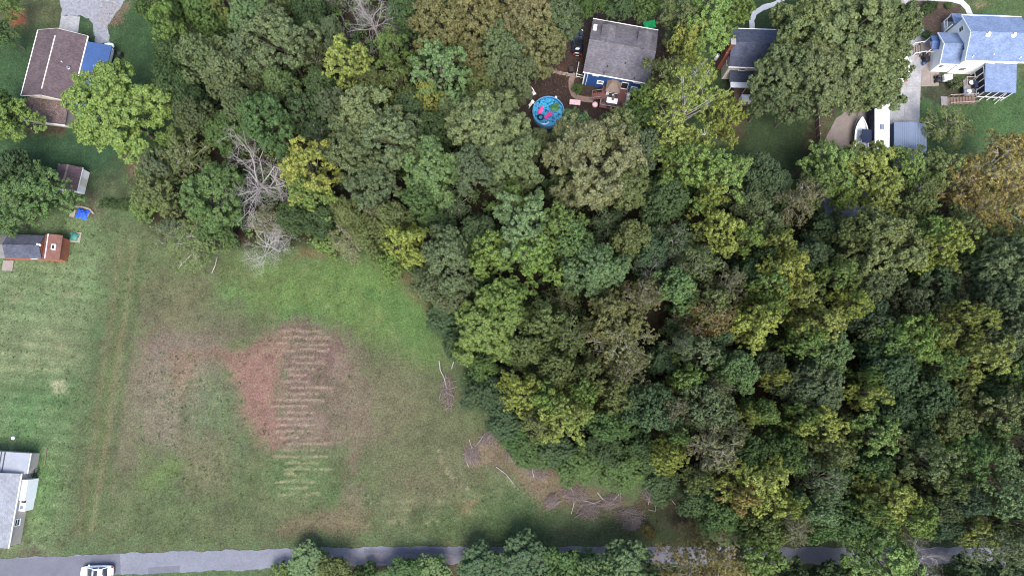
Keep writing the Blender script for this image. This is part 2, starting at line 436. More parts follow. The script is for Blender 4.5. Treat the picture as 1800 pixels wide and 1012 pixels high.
    area([(40,240),(240,230),(180,320),(40,290)], (50,86,58), 2, .7)
    area([(150,300),(235,290),(240,360),(160,360)], (74,84,62), 2.5, .7)
    area([(215,270),(275,268),(268,325),(225,320)], (124,84,78), 1.6, .8, 1.2)
    area([(290,170),(318,172),(315,205),(292,200)], (126,78,58), 1, .8, .8)
    area([(135,340),(180,340),(170,375),(130,365)], (98,92,76), 1.2, .7)
    # --- blue house's bare yard
    area([(890,100),(960,20),(1040,15),(1180,20),(1180,150),(1150,230),(1060,240),(920,240)], (76,60,58), 1.6, 1, 1.2)
    area([(975,110),(1025,85),(1025,60),(1000,60)], (84,68,62), 1, .8)
    area([(985,115),(1000,118),(998,130),(970,128)], (112,66,60), .8, .7, .6)
    # --- lawns on the north-east
    area([(1235,-60),(1420,-60),(1430,330),(1310,330),(1250,190),(1240,100)], (58,78,50), 2)
    area([(1250,190),(1310,190),(1300,240),(1260,250)], (96,72,62), 1.5, .8, 1)
    area([(1290,150),(1345,150),(1350,195),(1290,195)], (84,64,56), 1.2, .8, 1)
    streak([(1340,300),(1365,310),(1395,306),(1412,290)], (106,92,66), .35, .6)
    area([(1425,205),(1445,205),(1430,265),(1412,265)], (78,62,54), .8, .8, .5)
    area([(1450,180),(1475,195),(1450,240),(1438,240)], (104,82,72), .8, .7, .5)
    area([(1616,150),(1900,150),(1900,262),(1616,268)], (77,102,64), 2)
    area([(1700,170),(1790,165),(1760,230),(1700,220)], (70,102,60), 2, .6)
    area([(1690,-60),(1900,-60),(1900,60),(1720,60)], (80,104,62), 2)
    area([(1716,5),(1735,5),(1732,14),(1716,14)], (150,132,100), .7, .8, .4)
    area([(1604,2),(1690,8),(1700,40),(1665,66),(1632,62),(1613,30)], (94,74,72), .7, 1, .5)
    area([(1630,150),(1700,150),(1700,170),(1660,178),(1635,165)], (74,64,60), 1, .7)
    # --- woodland floor
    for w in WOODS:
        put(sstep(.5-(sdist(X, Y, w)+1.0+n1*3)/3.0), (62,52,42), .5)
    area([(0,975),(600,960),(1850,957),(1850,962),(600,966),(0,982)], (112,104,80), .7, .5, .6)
    area([(590,990),(900,985),(900,1010),(640,1012)], (104,80,70), 1, .8)
    lawn = sstep(.5-(sdist(X, Y, W([(-150,430),(175,430),(150,600),(110,960),(-150,960)]))/4))
    C *= (1+lawn*.10*np.sin(Y*3.3+X*.35+n1*5)+lawn*.05*np.sin(Y*7.7+n1*6))[..., None]
    C *= (1+.34*n3+.26*n2+.22*n4)[..., None]
    C *= 1+np.stack([.16*n1, -.05*n1, .10*n1], -1)*1.4
    C = np.clip(C, .004, .8)
    nx, ny = len(gx), len(gy)
    Z = .05*n1+.035*n2
    Z = np.where((np.abs(X) < 86) & (Y > -32) & (Y < 76), np.minimum(Z, .02)-.03, -.03)
    v = np.stack([X, Y, Z], -1).reshape(-1, 3)
    i = np.arange(nx-1)[:, None]*ny+np.arange(ny-1)[None, :]
    f = np.stack([i, i+ny, i+ny+1, i+1], -1).reshape(-1, 4)
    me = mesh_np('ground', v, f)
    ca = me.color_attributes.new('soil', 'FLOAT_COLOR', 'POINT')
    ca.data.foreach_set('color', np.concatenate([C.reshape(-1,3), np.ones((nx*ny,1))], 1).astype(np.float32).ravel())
    me.polygons.foreach_set('use_smooth', np.ones(len(f), bool))
    m = bpy.data.materials.new('turf_and_soil'); m.use_nodes = True; nt = m.node_tree; b = nt.nodes['Principled BSDF']
    b.inputs['Roughness'].default_value = .95; b.inputs['Specular IOR Level'].default_value = .1
    at = nt.nodes.new('ShaderNodeAttribute'); at.attribute_name = 'soil'
    tc = nt.nodes.new('ShaderNodeTexCoord'); last = at.outputs['Color']; fine = None
    for sc, lo, hi in ((.9,.84,1.16),(3.6,.62,1.40),(9.0,.55,1.5)):
        nz = nt.nodes.new('ShaderNodeTexNoise'); nz.inputs['Scale'].default_value = sc; nz.inputs['Detail'].default_value = 5; nz.inputs['Roughness'].default_value = .7
        nt.links.new(tc.outputs['Object'], nz.inputs['Vector'])
        mr = nt.nodes.new('ShaderNodeMapRange'); mr.inputs[1].default_value=.3; mr.inputs[2].default_value=.7; mr.inputs[3].default_value=lo; mr.inputs[4].default_value=hi
        nt.links.new(nz.outputs['Fac'], mr.inputs[0])
        mx = nt.nodes.new('ShaderNodeMix'); mx.data_type='RGBA'; mx.blend_type='MULTIPLY'; mx.inputs['Factor'].default_value=1
        nt.links.new(last, mx.inputs['A']); nt.links.new(mr.outputs[0], mx.inputs['B']); last = mx.outputs['Result']; fine = nz
    nz = nt.nodes.new('ShaderNodeTexNoise'); nz.inputs['Scale'].default_value = 2.3; nz.inputs['Detail'].default_value = 6; nz.inputs['Roughness'].default_value = .75
    nt.links.new(tc.outputs['Object'], nz.inputs['Vector'])
    rp = nt.nodes.new('ShaderNodeValToRGB'); rp.color_ramp.elements[0].position = .36; rp.color_ramp.elements[1].position = .64
    rp.color_ramp.elements[0].color = (.84,1.0,.80,1); rp.color_ramp.elements[1].color = (1.0,.86,.84,1)
    nt.links.new(nz.outputs['Fac'], rp.inputs[0])
    mx = nt.nodes.new('ShaderNodeMix'); mx.data_type='RGBA'; mx.blend_type='MULTIPLY'; mx.inputs['Factor'].default_value=1
    nt.links.new(last, mx.inputs['A']); nt.links.new(rp.outputs[0], mx.inputs['B']); last = mx.outputs['Result']
    nt.links.new(last, b.inputs['Base Color'])
    bp = nt.nodes.new('ShaderNodeBump'); bp.inputs['Strength'].default_value = .5; bp.inputs['Distance'].default_value = .06
    nt.links.new(fine.outputs['Fac'], bp.inputs['Height']); nt.links.new(bp.outputs[0], b.inputs['Normal'])
    g = link('ground', me, m); tag(g, kind='structure'); return g

def mesh_np(name, v, f):
    v = np.asarray(v, np.float32); f = np.asarray(f, np.int32); k = f.shape[1]
    me = bpy.data.meshes.new(name)
    me.vertices.add(len(v)); me.vertices.foreach_set('co', v.ravel())
    me.loops.add(f.size); me.loops.foreach_set('vertex_index', f.ravel())
    me.polygons.add(len(f)); me.polygons.foreach_set('loop_start', np.arange(0, f.size, k, dtype=np.int32))
    me.polygons.foreach_set('loop_total', np.full(len(f), k, np.int32))
    me.update(calc_edges=True)
    return me
make_ground()

# ------------------------------------------------------------------ paved surfaces
def sheet(name, px_pts, m, z, parent=None, rag=.12, step=.5, seed=0, kind='structure', h=0, thick=.05):
    """a laid surface with an uneven edge"""
    r = random.Random(seed); pts = W(px_pts); out = []; ph = [r.uniform(0,6.28) for _ in range(4)]; acc = 0
    for i in range(len(pts)):
        a = np.array(pts[i][:2]); b = np.array(pts[(i+1) % len(pts)][:2]); L = np.linalg.norm(b-a); n = max(1, int(L/step))
        nrm = np.array((-(b-a)[1], (b-a)[0]))/max(L,1e-6)
        for k in range(n):
            acc += L/n
            w_ = rag*(.55*math.sin(acc*.9+ph[0])+.45*math.sin(acc*2.3+ph[1])+.3*math.sin(acc*5.1+ph[2])+r.uniform(-.25,.25))
            q = a+(b-a)*k/n+nrm*(w_ if 0 < k else 0)
            out.append((q[0], q[1], z))
    mb = MB(); mb.slab(out, thick); o = mb.build(name, m, parent)
    if kind and parent is None: tag(o, kind=kind)
    return o
def ccw(pts):
    w = W(pts); s = sum(w[i][0]*w[(i+1) % len(w)][1]-w[(i+1) % len(w)][0]*w[i][1] for i in range(len(w)))
    return pts if s > 0 else pts[::-1]
def strip_pts(line, wpx):
    """outline of a strip of a given width about a pixel polyline"""
    L = []; R = []
    for i, (x, y) in enumerate(line):
        x0, y0 = line[max(i-1,0)]; x1, y1 = line[min(i+1,len(line)-1)]
        d = math.hypot(x1-x0, y1-y0); nx, ny = -(y1-y0)/d, (x1-x0)/d
        w = wpx[i]/2 if hasattr(wpx, '__len__') else wpx/2
        L.append((x+nx*w, y+ny*w)); R.append((x-nx*w, y-ny*w))
    return ccw(L+R[::-1])
road_line = [(-140,1004),(0,999.5),(130,994.5),(212,990.5),(330,986),(430,983.5),(560,979),(700,976),(900,975),(1150,975),(1400,976),(1650,976),(1950,974)]
road = sheet('road', strip_pts(road_line, [38,38,37,37,36,35.5,33,32,30,30,30,30,30]), M['asphalt'], .02, rag=.14, step=.35, seed=4)
sheet('road_patch_and_shade', ccw([(260,996.5),(316,993.5),(316.5,1005),(261,1008)]), M['asphalt_dark'], .026, road, rag=.03, thick=.012)
sheet('road_patch_and_shade', strip_pts([(-140,1004),(0,999.5),(130,994.5),(212,990.5)], 36), M['asphalt_dark'], .024, road, rag=.08, thick=.012)
sheet('road_patch_and_shade', ccw([(640,963),(900,962),(1180,962),(1180,973),(900,975),(640,972)]), M['asphalt_dark'], .025, road, rag=.25, thick=.012)  # darker sheet: the trees' shade on the road put into the colour
gravel = sheet('gravel_drive', ccw([(104,-40),(232,-40),(221,0),(206,20),(191,42),(193,75),(167,75),(164,52),(157,32),(141,27),(107,29)]), M['gravel'], .02, rag=.22, step=.4, seed=8)
sheet('concrete_pad', ccw([(108,28),(141,30),(137,62),(103,58)]), M['concrete'], .06, rag=.0, thick=.1)

# concrete driveway, each slab a piece with its own joint
drive = sheet('driveway', ccw([(1578,-60),(1604,-60),(1609,0),(1616,40),(1630,66),(1648,92),(1652,124),(1650,151),(1619,152),(1613,270),(1556,272),(1562,180),(1572,110),(1590,50),(1584,0)]),
              M['concrete_tan'], .012, rag=.05, seed=3)
def slabs(parent, edgesL, edgesR, cols, m, z, gap=.03, seed=0):
    r = random.Random(seed)
    for i in range(len(edgesL)-1):
        for j in range(cols):
            q = []
            for (e, t) in ((i, j/cols), (i, (j+1)/cols), (i+1, (j+1)/cols), (i+1, j/cols)):
                a = np.array(P(*edgesL[e])[:2]); b = np.array(P(*edgesR[e])[:2]); q.append(a+(b-a)*t)
            c = sum(q)/4; q = [c+(p-c)*(1-gap*2/max(.5,np.linalg.norm(p-c))) for p in q]
            s = sum(q[k][0]*q[(k+1)%4][1]-q[(k+1)%4][0]*q[k][1] for k in range(4))
            if s < 0: q = q[::-1]
            dz = r.uniform(-.004,.004)
            mb = MB(); mb.slab([(p[0],p[1],z+dz) for p in q], .03); mb.build('concrete_slab', m, parent)
slabs(drive, [(1584,-20),(1590,15),(1592,45),(1585,80),(1576,110),(1572,125),(1568,152),(1565,180),(1562,212),(1560,240),(1558,268)],
      [(1605,-20),(1611,15),(1618,42),(1633,68),(1648,92),(1620,125),(1618,152),(1617,180),(1615,212),(1614,240),(1613,268)], 2, M['concrete'], .035, .02, 1)
slabs(drive, [(1621,126),(1619.5,150)], [(1651,126),(1650,150)], 2, M['concrete_tan'], .034, .02, 2)
pad = sheet('trailer_pad', ccw([(1500,186),(1546,172),(1556,176),(1552,272),(1438,272),(1450,246),(1470,208)]), M['concrete_tan'], .015, rag=.06, seed=9)
walk = sheet('front_walk', strip_pts([(1600,-4),(1640,-3),(1672,-1),(1690,4),(1700,14),(1706,28)], 9.5), M['concrete_white'], .04, rag=.02, step=.8)
walk2 = sheet('side_path', strip_pts([(1392,-14),(1362,8),(1341,14),(1326,24),(1321,36),(1322,50)], 9), M['concrete_white'], .03, rag=.08)
path = sheet('garden_path', strip_pts([(1009,128),(1004,142),(1004.5,155),(1008,166),(1016,172),(1030,175),(1043,176)], 9.5), M['paver'], .03, rag=.03, step=.6)
# ------------------------------------------------------------------ trees: prototypes
def unit(v): return v/np.maximum(np.linalg.norm(v, axis=-1, keepdims=True), 1e-9)
def leaf_cards(g, cen, nrm, size, asp=.62):
    """folded-free diamond leaves (sprays of leaves at this distance)"""
    n = len(cen); t = unit(np.cross(nrm, unit(g.normal(size=(n,3))))); b = np.cross(nrm, t)
    s = size[:, None]
    q = np.stack([cen-t*s, cen-b*s*asp+nrm*s*.12, cen+t*s, cen+b*s*asp-nrm*s*.12], 1)
    return q.reshape(-1,3), np.arange(4*n).reshape(-1,4)
KIND = {
 #        R    H    base lobes lobeR         squash tuftR        cover leaf          lift  rad   up   drop  tips
 'oak':   dict(R=6.0,H=17,zb=6.0,nl=22,lr=(.26,.37),sq=.80,tr=(.42,.78),cov=1.75,ls=(.13,.21),up=.55,jit=.20,keep=.92,out=1.0),
 'fine':  dict(R=5.5,H=16,zb=5.0,nl=17,lr=(.30,.42),sq=.85,tr=(.30,.52),cov=1.75,ls=(.10,.17),up=.45,jit=.18,keep=.95,out=1.0),
 'billow':dict(R=5.0,H=17,zb=3.8,nl=15,lr=(.27,.42),sq=.58,tr=(.34,.66),cov=1.55,ls=(.13,.22),up=.75,jit=.28,keep=.82,out=1.45),
 'conic': dict(R=3.4,H=18,zb=6.0,nl=15,lr=(.30,.46),sq=.60,tr=(.30,.52),cov=1.6,ls=(.12,.19),up=.7,jit=.2,keep=.88,out=1.35),
 'airy':  dict(R=5.5,H=15,zb=4.0,nl=20,lr=(.24,.36),sq=.62,tr=(.26,.50),cov=.85,ls=(.11,.18),up=.4,jit=.26,keep=.62,out=1.5),
 'shrub': dict(R=2.2,H=2.9,zb=.3,nl=10,lr=(.30,.48),sq=.75,tr=(.20,.38),cov=1.5,ls=(.09,.15),up=.5,jit=.25,keep=.9,out=1.0),
}
def make_proto(kind, seed):
    g = np.random.default_rng(seed); k = KIND[kind]; R, H, zb = k['R'], k['H'], k['zb']
    zc = zb+(H-zb)*.46; rz = (H-zb)*.54
    nl = k['nl']; i = np.arange(nl)+.5
    cz = 1-i/nl*1.42                                         # from the top down past the equator
    ph = i*2.39996+g.normal(0,.25,nl)
    sr = np.sqrt(np.clip(1-cz**2, 0, 1))
    d = np.stack([sr*np.cos(ph), sr*np.sin(ph), cz], -1)
    lean = 1+.30*np.sin(2*ph+g.uniform(0,6))*g.uniform(.3,1)+g.normal(0,k['jit'],nl)
    lr = g.uniform(*k['lr'], nl)*R
    rad = np.clip(lean, .45, 1.35)
    if kind == 'conic': wz = np.clip(1.15-.75*np.clip(cz,-.3,1), .2, 1.2)
    else: wz = np.ones(nl)
    C = np.stack([d[:,0]*(R-lr*.8)*rad*wz, d[:,1]*(R-lr*.8)*rad*wz, zc+d[:,2]*(rz-lr*k['sq']*.8)*np.clip(1+g.normal(0,.10,nl), .7, 1.2)], -1)
    tufts = []; nrms = []; trs = []
    for j in range(nl):
        rt_m = (k['tr'][0]+k['tr'][1])/2
        n = int(5.6*(lr[j]/rt_m)**2*.62*k['sq']**.3)
        q = unit(g.normal(size=(n,3))+np.array([0,0,.45])+.35*d[j])
        el = np.array([1,1,k['sq']])*lr[j]
        rdir = unit(np.array([[d[j,0], d[j,1], 0]]))
        p = q*el
        p = p+rdir*(p@rdir.T)*(k['out']-1)                   # limbs reach outwards
        p = p*g.uniform(.58,1.14,(n,1))+C[j]
        # skip tufts buried inside other lobes
        dd = np.linalg.norm((p[:,None,:]-C[None])/np.array([1,1,k['sq']])/lr[None,:,None], axis=-1); dd[:,j] = 9
        ok = (dd.min(1) > .70) & (g.random(n) < k['keep'])
        tufts.append(p[ok]); nrms.append(unit(q[ok]+np.array([0,0,k['up']]))); trs.append(g.uniform(*k['tr'], ok.sum()))
    T = np.concatenate(tufts); N = np.concatenate(nrms); TR = np.concatenate(trs)
    # every tuft is a ragged handful of sprays, not a ball
    m3 = 4; T0 = len(T); off = g.normal(0,1,(T0*m3,3)); off = off/np.linalg.norm(off,axis=1,keepdims=True)*g.uniform(.15,.66,(T0*m3,1))
    own = np.repeat(np.arange(T0), m3)
    T = T[own]+off*TR[own][:,None]*np.array([1,1,.7]); N = unit(N[own]+.55*off); TR = TR[own]*g.uniform(.42,.72,T0*m3)
    lm = (k['ls'][0]+k['ls'][1])/2; la = 2*lm*lm*.62
    cnt = np.maximum(3, (k['cov']*2*math.pi*TR**2/la*.62)).astype(int)
    idx = np.repeat(np.arange(len(T)), cnt); n = len(idx)
    dr = unit(g.normal(size=(n,3))+.95*N[idx])
    pos = T[idx]+dr*(TR[idx]*g.uniform(.4,1.18,n))[:,None]*np.array([1,1,.85])
    nn = unit(dr*.9+N[idx]*.2+g.normal(0,.5,(n,3)))
    v, f = leaf_cards(g, pos, nn, g.uniform(*k['ls'], n))
    tt = np.clip(g.beta(1.6,1.6,T0)[own]*.7+.3*g.random(len(T)),0,1)
    tint = np.clip(tt[idx]*.5+g.random(n)*.5, 0, 1)
    me = mesh_np('crown', v, f)
    a = me.attributes.new('tint', 'FLOAT', 'FACE'); a.data.foreach_set('value', tint.astype(np.float32))
    # trunk and limbs
    mb = MB(); rb = max(.06, H*.017)*(.6 if kind == 'shrub' else 1)
    top = np.array([g.normal(0,.25), g.normal(0,.25), zc+rz*.45])
    if kind == 'shrub':
        for j in range(nl): mb.tube([(0,0,0), tuple(C[j]*[.5,.5,.5]), tuple(C[j])], [.05,.03,.015], 4)
    else:
        mid = top*.5+np.array([g.normal(0,.2), g.normal(0,.2), 0])
        mb.tube([(0,0,-.3),(0,0,.5),tuple(mid),tuple(top)], [rb*1.5,rb*1.05,rb*.8,rb*.3], 8)
        for j in range(nl):
            z0 = min(C[j,2]-.6, zb*.7+(C[j,2]-zb*.7)*.55); z0 = max(z0, zb*.55); t = min(1, z0/top[2])
            st = np.array([mid[0]*min(1,2*t), mid[1]*min(1,2*t), z0]); e = C[j]; m1 = st*.5+e*.5+np.array([0,0,-.25*g.random()])
            r0 = rb*g.uniform(.34,.5); mb.tube([tuple(st),tuple(m1),tuple(e)], [r0,r0*.7,r0*.35], 5)
            tj = tufts[j]
            for q in range(0, len(tj), 3 if kind == 'airy' else 7):
                w = e*.6+tj[q]*.4+g.normal(0,.12,3); mb.tube([tuple(e),tuple(w),tuple(tj[q])], [r0*.33,r0*.22,.015], 4, False)
    tm = bpy.data.meshes.new('trunk'); tm.from_pydata(mb.v, [], mb.f); tm.update()
    tm.polygons.foreach_set('use_smooth', [True]*len(tm.polygons))
    tm.materials.append(M['pale_bark'] if kind == 'airy' else M['bark'])
    me.materials.append(M['leaf_mixed'] if kind == 'airy' else M['leaf'])
    v = v.reshape(-1,3); return dict(crown=me, trunk=tm, R=float(np.percentile(np.hypot(v[:,0],v[:,1]), 96)), H=float(v[:,2].max()))
def branch_tree(mb, g, p, d, L, r, depth, spread=.75, sides=5):
    n = 3; pts = [p]; q = np.array(p, float); dd = np.array(d, float)
    for s in range(n):
        dd = unit((dd+g.normal(0,.16,3))[None])[0]; q = q+dd*L/n; pts.append(q.copy())
    mb.tube([tuple(x) for x in pts], [r, r*.86, r*.72, r*.55], sides if depth > 1 else 4, depth == 0)
    if depth == 0: return
    for c in range(int(g.integers(3,5)) if depth > 1 else 4):
        at = pts[int(g.integers(1,4))]
        nd = unit((dd*.75+g.normal(0,spread,3)+np.array([0,0,.12]))[None])[0]
        branch_tree(mb, g, at, nd, L*g.uniform(.55,.8), r*.5, depth-1, spread, sides)
def make_dead(seed, H=13, spread=.8):
    g = np.random.default_rng(seed); tr = MB(); br = MB()
    tr.tube([(0,0,-.3),(.05,0,.5),(.2,.1,H*.3),(.25,.3,H*.55)], [.32,.22,.19,.12], 8)
    for j in range(9):
        a = j*2.4+g.normal(0,.3); st = (.22,.15,H*(.25+.035*j))
        d = unit(np.array([[math.cos(a), math.sin(a), .35+.09*j]]))[0]
        branch_tree(br, g, st, d, H*.27, .075, 4, spread)
    t = bpy.data.meshes.new('trunk'); t.from_pydata(tr.v, [], tr.f); t.materials.append(M['dead_wood'])
    b = bpy.data.meshes.new('bare_branches'); b.from_pydata(br.v, [], br.f); b.materials.append(M['dead_wood'])
    v = np.array(br.v); return dict(crown=b, trunk=t, R=float(np.percentile(np.hypot(v[:,0],v[:,1]), 96)), H=float(v[:,2].max()))
PROTO = {'oak':[make_proto('oak',s) for s in (1,2,3,4)], 'fine':[make_proto('fine',s) for s in (11,12,13)],
         'billow':[make_proto('billow',s) for s in (21,22,23,24)], 'conic':[make_proto('conic',s) for s in (31,32,33)],
         'airy':[make_proto('airy',s) for s in (41,42,43)], 'shrub':[make_proto('shrub',s) for s in (51,52,53)],
         'dead':[make_dead(61), make_dead(62), make_dead(63)]}

# leaf colours (reflectance of the leaves themselves)
LC = {'yellow':(.188,.222,.072), 'lime':(.124,.188,.066), 'light':(.108,.170,.088), 'green':(.076,.130,.056), 'deep':(.056,.094,.048),
      'sage':(.118,.156,.096), 'grey':(.094,.126,.080), 'teal':(.063,.102,.062), 'olive':(.112,.142,.066), 'bronze':(.138,.142,.080),
      'tan':(.155,.158,.104), 'gold':(.240,.196,.084), 'orange':(.160,.128,.062), 'moss':(.116,.148,.076), 'dead':(.3,.3,.3)}
WORD = {'moss':'moss green','yellow':'yellow green','lime':'lime green','light':'light green','green':'mid green','deep':'deep green','sage':'pale sage green',
        'grey':'grey green','teal':'bluish green','olive':'olive green','bronze':'bronze tinged','tan':'pale tan','gold':'golden yellow','orange':'rusty orange','dead':'bare grey'}
FORM = {'oak':'broad oak','fine':'dense rounded tree','billow':'lumpy crowned tree',
        'conic':'slim tree','airy':'feathery tree','shrub':'low shrub','dead':'leafless tree'}
tr_rnd = random.Random(77)
ALLTREES = []
def tree(px, py, rpx, kind, col, h=None, zone=None, label=None, group=None, name=None, shade=1.0):
    k = KIND.get(kind); hh = h if h else {'oak':17,'fine':15,'billow':17,'conic':18,'airy':14,'shrub':2.8,'dead':12}[kind]
    if h is None and kind != 'shrub': hh *= tr_rnd.uniform(.92,1.08)
    pr = tr_rnd.choice(PROTO[kind]); hc = hh*.68
    x, y, _ = P(px, py, hc); r = rpx*MPP(px, py, hc)
    o = bpy.data.objects.new(name or ('shrub' if kind == 'shrub' else 'dead_tree' if kind == 'dead' else 'oak_tree' if kind == 'oak' else 'tree'), None)
    COL.objects.link(o); o.location = (x, y, 0); o.rotation_euler = (0, 0, tr_rnd.uniform(0, 6.283)); s = r/pr['R']
    o.scale = (s*tr_rnd.uniform(.94,1.06), s*tr_rnd.uniform(.94,1.06), hh/pr['H']); o.empty_display_size = .3
    c = LC[col]; j = tr_rnd.uniform(.88,1.14)*shade
    for nm in ('trunk', 'crown'):
        ch = bpy.data.objects.new('bare_branches' if (nm == 'crown' and kind == 'dead') else nm, pr[nm]); COL.objects.link(ch); ch.parent = o
        if nm == 'crown': ch.color = (c[0]*j*tr_rnd.uniform(.95,1.05), c[1]*j, c[2]*j*tr_rnd.uniform(.9,1.1), 1)
    zone = zone or zone_of(px, py)
    sz = '' if kind == 'shrub' else 'large ' if rpx > 62 else 'small ' if rpx < 30 else ''
    lab = label or f"{sz}{WORD[col]} {FORM[kind]} {zone}"
    tag(o, lab, 'shrub' if kind == 'shrub' else 'tree', group or ('shrubs ' if kind == 'shrub' else 'trees ')+zone)
    if not label: AUTO.append((o, px, py, kind, col, lab))
    ALLTREES.append((px, py, rpx, hh)); return o
AUTO = []
def sharpen_labels():
    """look-alikes are told apart by the differently coloured tree they stand next to"""
    from collections import Counter
    for rnk in range(9):
        cnt = Counter(a[0]['label'] for a in AUTO)
        for o, px, py, kind, col, lab in AUTO:
            if cnt[o['label']] < 2: continue
            nb = sorted((math.hypot(px-b[1], py-b[2]), b[4], b[3]) for b in AUTO if b[0] is not o and (b[4], b[3]) != (col, kind))
            seen = []; 
            for d, c, k in nb:
                if (c, k) not in seen: seen.append((c, k))
            c, k = seen[rnk]; o['label'] = lab+f" touching a {WORD[c]} {FORM[k].split()[-1]}" 
def zone_of(x, y):
    if y > 955: return "across the road"
    if x < 240: return "beside the brown house" if y < 260 else 'near the white walled shed'
    if x < 560 and y < 400: return "east of the brown house"
    if x < 900 and y < 240: return "in the northern woods"
    if x < 900 and y < 400: return "above the open field"
    if x < 900: return "at the field's edge"
    if y < 110 and x < 1250: return 'around the blue house'
    if y < 380 and x < 1330: return 'south of the blue house'
    if y < 240: return "near the dark roofed house"
    if y < 400: return 'behind the boat and trailer'
    if x < 1100 and y < 640: return "in the western wood"
    if x < 1130: return "near the brush piles"
    if x < 1420 and y < 640: return "in the middle wood"
    if x < 1420: return "above the road"
    if y < 640: return "in the northeastern wood"
    return "in the southeastern wood"
